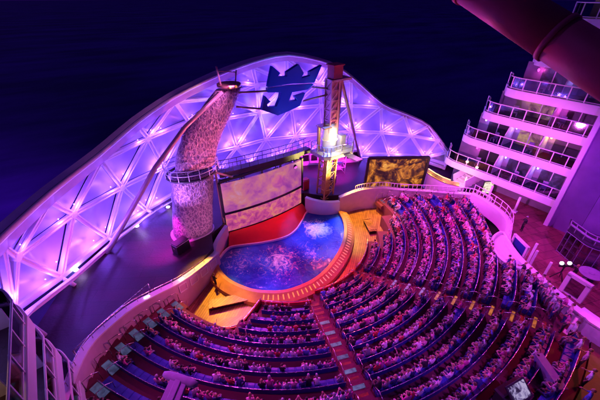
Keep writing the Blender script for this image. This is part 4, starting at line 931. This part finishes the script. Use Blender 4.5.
for s_ in (-1, 1):
    b = MB(); b.beam(p+sd2*.9*s_+Vector((0, 0, .5)), q+sd2*.9*s_+Vector((0, 0, .5)), .1, .9); b.build('balustrade', M['white'], fl_)
# promenade furniture
def gate(label, base, h, th, glassy):
    t = thing('gate_frame', label, 'gate'); A_, B_ = [atz(u, v, 3.7) for u, v in base]; b = MB(); d = (B_-A_).normalized()
    for p in (A_, B_): b.beam(p, p+Vector((0, 0, h)), th, th, d)
    b.beam(A_+Vector((0, 0, h))-d*th/2, B_+Vector((0, 0, h))+d*th/2, th, th); b.beam(A_+Vector((0, 0, .06)), B_+Vector((0, 0, .06)), th*.6, .1); b.build('frame', M['white'], t)
    b = MB(); b.beam(A_+d*th/2+Vector((0, 0, h*.5)), B_-d*th/2+Vector((0, 0, h*.5)), .04, h-.2); b.build('panel', M['glass'] if glassy else M['bluecush'], t)
gate('square white gate frame with a blue pane beside the lookout pod', ((509, 249), (521, 262)), 1.7, .2, False)
gate('wide white gate frame with thick posts near the follow spot', ((561, 290), (579, 302)), 1.8, .3, True)
for (u, v, h, lab) in ((524, 269, 2.9, 'tall slim white post beside the square gate'), (529, 267, 1.9, 'shorter slim white post standing next to the tall slim post'), (542, 279, 1.9, 'lone slim white post between the gates along the parapet')):
    s = thing('barrier_post', lab, 'post', 'white posts along the parapet'); s.location = atz(u, v, 3.7); b = MB(); b.box((0, 0, h/2), (.18, .18, h)); b.build('shaft', M['white'], s); b = MB(); b.box((0, 0, .05), (.4, .4, .1)); b.build('base_plate', M['white'], s)
fs_ = thing('follow_spot', 'twin headed follow spot shining bright white on the red promenade', 'spotlight'); p = atz(557, 279, 3.7); fs_.location = p
b = MB()
for a in (0, 120, 240): b.tube([(0, 0, .9), pol(.55, a, 0)], .04, 6)
b.tube([(0, 0, .8), (0, 0, 1.5)], .06, 8); b.box((0, 0, 1.5), (1.0, .1, .1), rz=R(-36)); b.build('tripod', M['black'], fs_)
cdir = (Vector(CAM)-p).normalized()
for s_ in (-1, 1):
    o_ = Vector((math.cos(R(-36))*.32*s_, math.sin(R(-36))*.32*s_, 1.75)); hdg = Vector((-.5, .25, .55)).normalized()
    b = MB(); b.tube([o_-hdg*.45, o_+hdg*.1], [.15, .19], 14); hd_ = b.build('lamp_head', M['black'], fs_); b = MB(); b.tube([o_+hdg*.11, o_+hdg*.14], .15, 14); b.build('lens', M['lampwhite'], hd_)
kk = thing('glass_kiosk', 'dark curved kiosk of gridded glass with pink roof rails by the purple wall', 'kiosk')
kp = smooth_path([atz(556, 251, 3.7), atz(563, 257, 3.7), atz(574, 266, 3.7), atz(588, 272, 3.7), atz(600, 276, 3.7)], 5)
kin = [p+Vector((2.2, .5, 0)) for p in kp]
b = MB(); b.sweep([(-.03, .15), (.03, .15), (.03, 2.3), (-.03, 2.3)], kp); b.build('glass', M['glass'], kk)
b = MB()
for p in kp[::3]: b.beam(p, p+Vector((0, 0, 2.35)), .06, .06)
for h in (.1, .9, 1.6, 2.35): b.tube([p+Vector((0, 0, h)) for p in kp], .03, 6)
b.build('grid_frame', M['lounge'], kk)
b = MB(); b.slab([p+Vector((0, 0, 2.5)) for p in kp]+[p+Vector((0, 0, 2.5)) for p in kin[::-1]], .14); b.build('roof', M['steel_dark'], kk)
b = MB(); b.tube([p+Vector((.25, .05, 3.0)) for p in kp], .09, 8); b.tube([p+Vector((1.0, .2, 3.0)) for p in kp], .05, 8)
for p in kp[::4]: b.tube([p+Vector((.25, .05, 2.4)), p+Vector((.25, .05, 3.0)), p+Vector((1.0, .2, 3.0)), p+Vector((1.0, .2, 2.4))], .04, 6)
b.build('roof_rail', M['lounge'], kk)
rt_ = thing('round_table', 'round lavender table beside the gridded kiosk', 'table'); p = atz(587, 280, 3.7); rt_.location = p
b = MB(); b.tube([(0, 0, .74), (0, 0, .8)], .85, 24); b.tube([(0, 0, .8), (0, 0, .83)], .2, 12); b.build('top', M['lounge'], rt_); b = MB(); b.tube([(0, 0, 0), (0, 0, .06), (0, 0, .1), (0, 0, .74)], [.4, .4, .08, .08], 12); b.build('pedestal', M['steel_dark'], rt_)
dk = thing('control_desk', 'dark control desk with a pale flickering monitor among the last rows', 'desk'); p = atz(512, 397, 6.1); dk.location = (p.x, p.y, 5.78); dk.rotation_euler = (0, 0, R(-12))
b = MB(); b.box((0, 0, .38), (1.7, .9, .76)); b.box((0, .3, .8), (1.8, .5, .08)); b.build('cabinet', M['black'], dk); b = MB(); sx_ = Vector((1, 0, 0)); sy_ = Vector((0, .80, .6)); b.box((0, -.1, 1.05), (1.35, .95, .07), ax=(sx_, sy_, sx_.cross(sy_))); b.build('monitor_case', M['black'], dk)
b = MB(); b.box(Vector((0, -.1, 1.05))+sx_.cross(sy_)*.045, (1.15, .78, .02), ax=(sx_, sy_, sx_.cross(sy_))); b.build('screen', M['monitor'], dk)
pc = thing('purple_block', 'long narrow lavender cabinet at the end of the last rows', 'cabinet'); p = atz(548, 374, 5.9); pc.location = (p.x, p.y, 5.3); pc.rotation_euler = (0, 0, R(56)); b = MB(); b.box((0, 0, .45), (2.0, .42, .9)); b.build('body', M['lounge'], pc, bevel=.03); b = MB(); b.box((0, 0, .93), (2.06, .48, .06)); b.build('top', M['lounge'], pc)  # long narrow lavender box set beside the last rows
# gangway head over the lower seats
tb_ = thing('tee_boom', 'lavender boom with a broad tee shaped head reaching over the lower seats', 'boom'); c = atz(180, 379, 9); e = atz(166, 412, 9.0); l_, r_ = atz(164, 374, 9), atz(197, 385, 9)
b = MB(); b.beam(c, e, .85, .2); b.beam(c+(e-c)*.05+Vector((0, 0, .13)), e+Vector((0, 0, .13)), .3, .1); b.build('arm', M['lounge'], tb_, bevel=.04)
b = MB(); b.tube([l_, l_+(r_-l_)*.15, l_+(r_-l_)*.5, l_+(r_-l_)*.85, r_], [.12, .2, .22, .2, .12], 12); b.build('head', M['lounge'], tb_)
b = MB(); b.tube([e, Vector((e.x-1.2, e.y-2.2, 6.0)), Vector((e.x-2.2, e.y-4, 3.9))], [.3, .34, .4], 12); b.build('strut', M['steel'], tb_)
# slide tube
def at_depth(u, v, dep):
    d = Vector(ray(u, v)); return cp_+d*dep
sl_ = thing('slide_tube', 'huge crimson water slide tube crossing above the balconies', 'slide')
q0, q1 = at_depth(460, -24, 13.7), at_depth(600, 66, 11.0); ax_ = (q1-q0).normalized(); q0 = q0-ax_*8; L_ = 30
for k in range(7):
    a_, e_ = q0+ax_*(k*4.3), q0+ax_*((k+1)*4.3-.02); b = MB(); b.tube([a_, e_], [.80, .80], 40); b.build('segment', M['slide'], sl_)
    b = MB(); b.tube([e_-ax_*.09, e_+ax_*.11], .86, 40); b.build('joint_ring', M['slide'], sl_)
b = MB(); sdv = ax_.cross(Vector((0, 0, 1))).normalized()
b.tube([q0+sdv*-.0+Vector((0, 0, -.83)), q0+ax_*L_+Vector((0, 0, -.83))], .05, 6); b.build('seam_tube', M['steel'], sl_)
# safety line over the dark deck
ln = thing('safety_line', 'thin pale safety line strung over the dark deck beside the panelled wall', 'cable'); b = MB(); b.tube([atz(73, 351, 6.2), atz(110, 316, 5.0), atz(148, 284, 3.8)], .035, 6); b.build('wire', M['rail'], ln)
for k, (u, v) in enumerate(((73, 351), (148, 284))):
    p = atz(u, v, 6.2 if k == 0 else 3.8); b = MB(); b.tube([Vector((p.x, p.y, 2.6)), p], .05, 8); b.build('stanchion', M['rail'], ln)
def gear(label, x, y, z, rz, d, m, grp=None):
    t = thing('equipment_case', label, 'case', 'equipment cases on the backstage decks'); t.location = (x, y, z); t.rotation_euler = (0, 0, R(rz))
    b = MB(); b.box((0, 0, d[2]/2), d); b.build('body', m, t, bevel=.03); b = MB(); b.box((0, 0, d[2]-.14), (d[0]+.02, d[1]+.02, .05)); b.build('lid_strip', M['steel'], t)
    for sx in (-1, 1): b = MB(); b.box((sx*(d[0]/2+.02), 0, d[2]*.6), (.05, .25, .1)); b.build('handle', M['rail'], t)
gear('large black equipment case standing at the foot of the hammered tower', -11.2, 2.2, 2.6, 20, (1.5, .9, 1.2), M['black'])
gear('black equipment case behind the curved pod of the diving tower', 9.6, 3.6, 2.6, 15, (1.2, .8, 1.3), M['black'])
gear('red equipment case beside the diving tower column', 5.9, 4.6, 2.6, 0, (.9, .7, 1.5), M['redskin'])
gear('lavender equipment case before the white windowed cabin', 13.0, 6.6, 2.6, -28, (1.6, .9, 1.1), M['lounge'])
sb_ = thing('scaffold_frame', 'pale scaffold frame standing backstage between the diving tower and golden screen', 'scaffold'); b = MB()
for x in (0, 1.6, 3.2):
    for y in (0, 1.1): b.tube([(x, y, 0), (x, y, 3.2)], .05, 6)
for z in (1.0, 2.0, 3.1):
    for y in (0, 1.1): b.tube([(0, y, z), (3.2, y, z)], .04, 6)
    for x in (0, 1.6, 3.2): b.tube([(x, 0, z), (x, 1.1, z)], .04, 6)
b.tube([(0, 0, .1), (1.6, 0, 2.0)], .035, 6); b.tube([(3.2, 0, .1), (1.6, 0, 2.0)], .035, 6); b.build('tubes', M['steel'], sb_); sb_.location = (10.2, 6.2, 2.6); sb_.rotation_euler = (0, 0, R(-28))
b = MB(); b.box((1.6, .55, 2.06), (3.2, 1.0, .06)); b.build('boards', M['wood'], sb_)
for k, (li, y, wd) in enumerate(((1, -9.5, 'second balcony from the bottom by its rounded tip'), (1, -13.2, 'second balcony from the bottom by the middle doors'), (2, -10.6, 'third balcony from the bottom by its rounded tip'), (2, -14.8, 'third balcony from the bottom by the end wall'), (3, -12.2, 'fourth balcony from the bottom'), (0, -8.6, 'lowest balcony by its rounded tip'), (0, -12.8, 'lowest balcony by the middle doors'), (0, -15.8, 'lowest balcony by the end wall'))):
    t = thing('balcony_chair', 'pale balcony chair on the '+wd, 'chair', 'chairs on the cabin balconies'); t.location = (22.0, y, RT_TIPS[li][0]+.005); t.rotation_euler = (0, 0, R(20*(k % 3)-15))
    b = MB(); b.box((0, 0, .42), (.52, .5, .06)); b.build('seat', M['lounge'], t); b = MB(); b.box((.25, 0, .75), (.06, .5, .6)); b.build('backrest', M['lounge'], t)
    for sx in (-1, 1):
        for sy in (-1, 1): b = MB(); b.box((sx*.22, sy*.21, .2), (.05, .05, .4)); b.build('leg', M['white'], t)
# =========================================================================== SHOW LIGHTING, PLUS ADDED FILL SPOTS
TL, TRt = Vector((-3.3, 3.6, 17.6)), Vector((8.2, 1.2, 18.3))
spot('wash_magenta', TL, (-9, -12.5, 2.5), (.85, .05, .72), 26000, 56, .9, .4)
spot('wash_magenta', TRt, (12, -10.5, 3), (.82, .04, .80), 28000, 58, .9, .4)
spot('wash_magenta', (20, -6, 17.5), (8, -17, 4), (.9, .06, .85), 12000, 70, .9, .4)
spot('wash_violet', TRt+Vector((0, 0, .3)), (4, -21, 4), (.5, .05, 1), 11000, 56, .9, .4)
spot('wash_violet', (-19, -9, 18), (-8, -15, 3), (.7, .05, .7), 5000, 80, .9, .5)
spot('wash_magenta', (-2, -32, 22), (7, -15, 3), (.75, .07, .95), 15000, 62, .9, .5)
spot('wash_blue', (-2, -31, 22), (2, -17, 3), (.2, .08, 1), 4500, 75, .9, .5)
spot('plank_orange', (-8.6, 1.9, 8.8), (-11.3, -4.9, 0), (1, .40, .02), 7500, 46, .6, .15)
spot('plank_orange', (10.3, .6, 7.9), (9.6, -3.9, 0), (1, .42, .02), 7500, 62, .6, .15)
spot('rim_orange', (-13.4, -2.2, 5.2), (-7.4, -7.0, .2), (1, .42, .03), 1700, 36, .7, .15)
spot('red_stage_wash', (1.5, 2.2, 7.9), (-.4, 1.6, 1), (1, .01, .02), 1700, 90, .7, .15)
spot('front_red', (8.1, 1.0, 12.5), (-1.0, -11.0, .5), (1, .03, .03), 15000, 46, .8, .2)
spot('pool_white', TRt, (3.7, -1.0, .5), (.75, .78, 1), 6500, 11, .8, .2)
spot('pool_blue', TRt, (3.4, -1.4, .5), (.05, .12, 1), 17000, 30, .6, .2)
spot('pool_violet', TL, (-4.9, -2.2, .5), (.45, .12, .95), 9000, 26, .7, .2)
spot('pool_sparkle', TL, (-3.4, -2.8, .5), (.9, .6, 1), 3200, 13, .8, .2)
spot('tower_pink', (-2, -1, 7.8), (-6, 4.6, 12.5), (1, .18, .35), 4200, 62, .7, .2)
spot('tower_violet', (-12, 1.5, 8), (-8, 4.6, 9), (.5, .2, 1), 1700, 80, .7, .2)
spot('drum_pink', (-7, -2, 3.5), (-9, 4.6, 6), (1, .28, .7), 1000, 75, .7, .2)
spot('dive_yellow', (10.5, -3.5, 4.2), (7.6, 2.2, 7.6), (1, .8, .22), 8000, 46, .6, .15)
spot('dive_yellow', (3.5, -4, 13.5), (7.6, 2.2, 10.2), (1, .86, .35), 2600, 24, .7, .15)
point('platform_lamp', (7.6, .9, 10.4), (1, .9, .5), 150, .2)
spot('mast_red', (8.4, .2, 9.2), (7.7, 2.2, 16.5), (1, .12, .2), 1800, 50, .6, .15)
spot('emblem_blue', (2.5, -3.5, 9.5), (3.4, 3, 16), (.10, .22, 1), 1700, 50, .6, .2)
spot('emblem_cyan', (6.2, -5, 12.5), (5.6, 3, 15.8), (.02, .7, 1), 700, 17, .8, .2)
spot('backstage_magenta', (11, 2, 8), (11.5, 6.5, 2.6), (.95, .02, .8), 8000, 80, .7, .2)
spot('backstage_magenta', (-11.5, 3.2, 7.5), (-12.5, 4.0, 2.6), (.95, .02, .7), 3600, 75, .7, .2)
spot('wall_pink', (-8.5, -5.5, 7.6), (-15.6, -3.6, 4.5), (1, .14, .42), 1500, 88, .8, .2)
spot('wall_pink', (12, -9, 10.5), (13.8, -3.4, 4), (1, .15, .5), 1100, 80, .8, .2)
spot('rim_fill', (-9, -6, 9), (-21, 2, 11), (1, .12, .45), 2600, 70, .8, .3)  # both rim spots are added to brighten the edge beam, no fixture
spot('rim_fill', (-3, 2, 17.8), (-11, 10.5, 13.6), (.8, .2, .8), 900, 75, .8, .3)
spot('sea_fill', (-24, 6, 20), (-62, 78, -13), (.5, .14, 1), 150000, 75, 1, .5)  # added unseen spot standing in for dome light on the sea
spot('balcony_pink', (9, -14, 11), (21.5, -10.5, 10.5), (.85, .12, .85), 9500, 84, .8, .4)
spot('parapet_pink', (4, -16, 13), (14, -18.5, 5), (1, .12, .75), 1250, 62, .8, .3)
spot('promenade_red', (19.5, -24, 15), (14.5, -22, 4), (1, .03, .30), 1000, 90, .8, .3)
spot('end_wall_violet', (11, -26, 17), (21.5, -22, 9), (.42, .03, .9), 8500, 85, .8, .3)
spot('slide_red', (1.5, -11.5, 19), at_depth(570, 50, 11.4), (1, .04, .3), 700, 95, .8, .3)
spot('left_cabin_pink', (-14.5, -7, 11.5), (-20.4, -10.5, 8.5), (1, .15, .75), 800, 95, .8, .3)
spot('tee_violet', (-13, -10, 14), c, (.6, .10, .9), 260, 40, .8, .2)
spot('deck_violet', (-12, -2, 12), (-16.5, 1.5, 2.6), (.8, .02, .6), 2200, 80, .8, .3)
spot('rear_deck_red', (9, -24, 13), (2.5, -27, 5.4), (1, .03, .2), 1600, 70, .8, .3)
spot('rear_deck_amber', (9, -28, 11), (4.6, -26.8, 5.4), (.8, .42, .03), 700, 60, .8, .3)
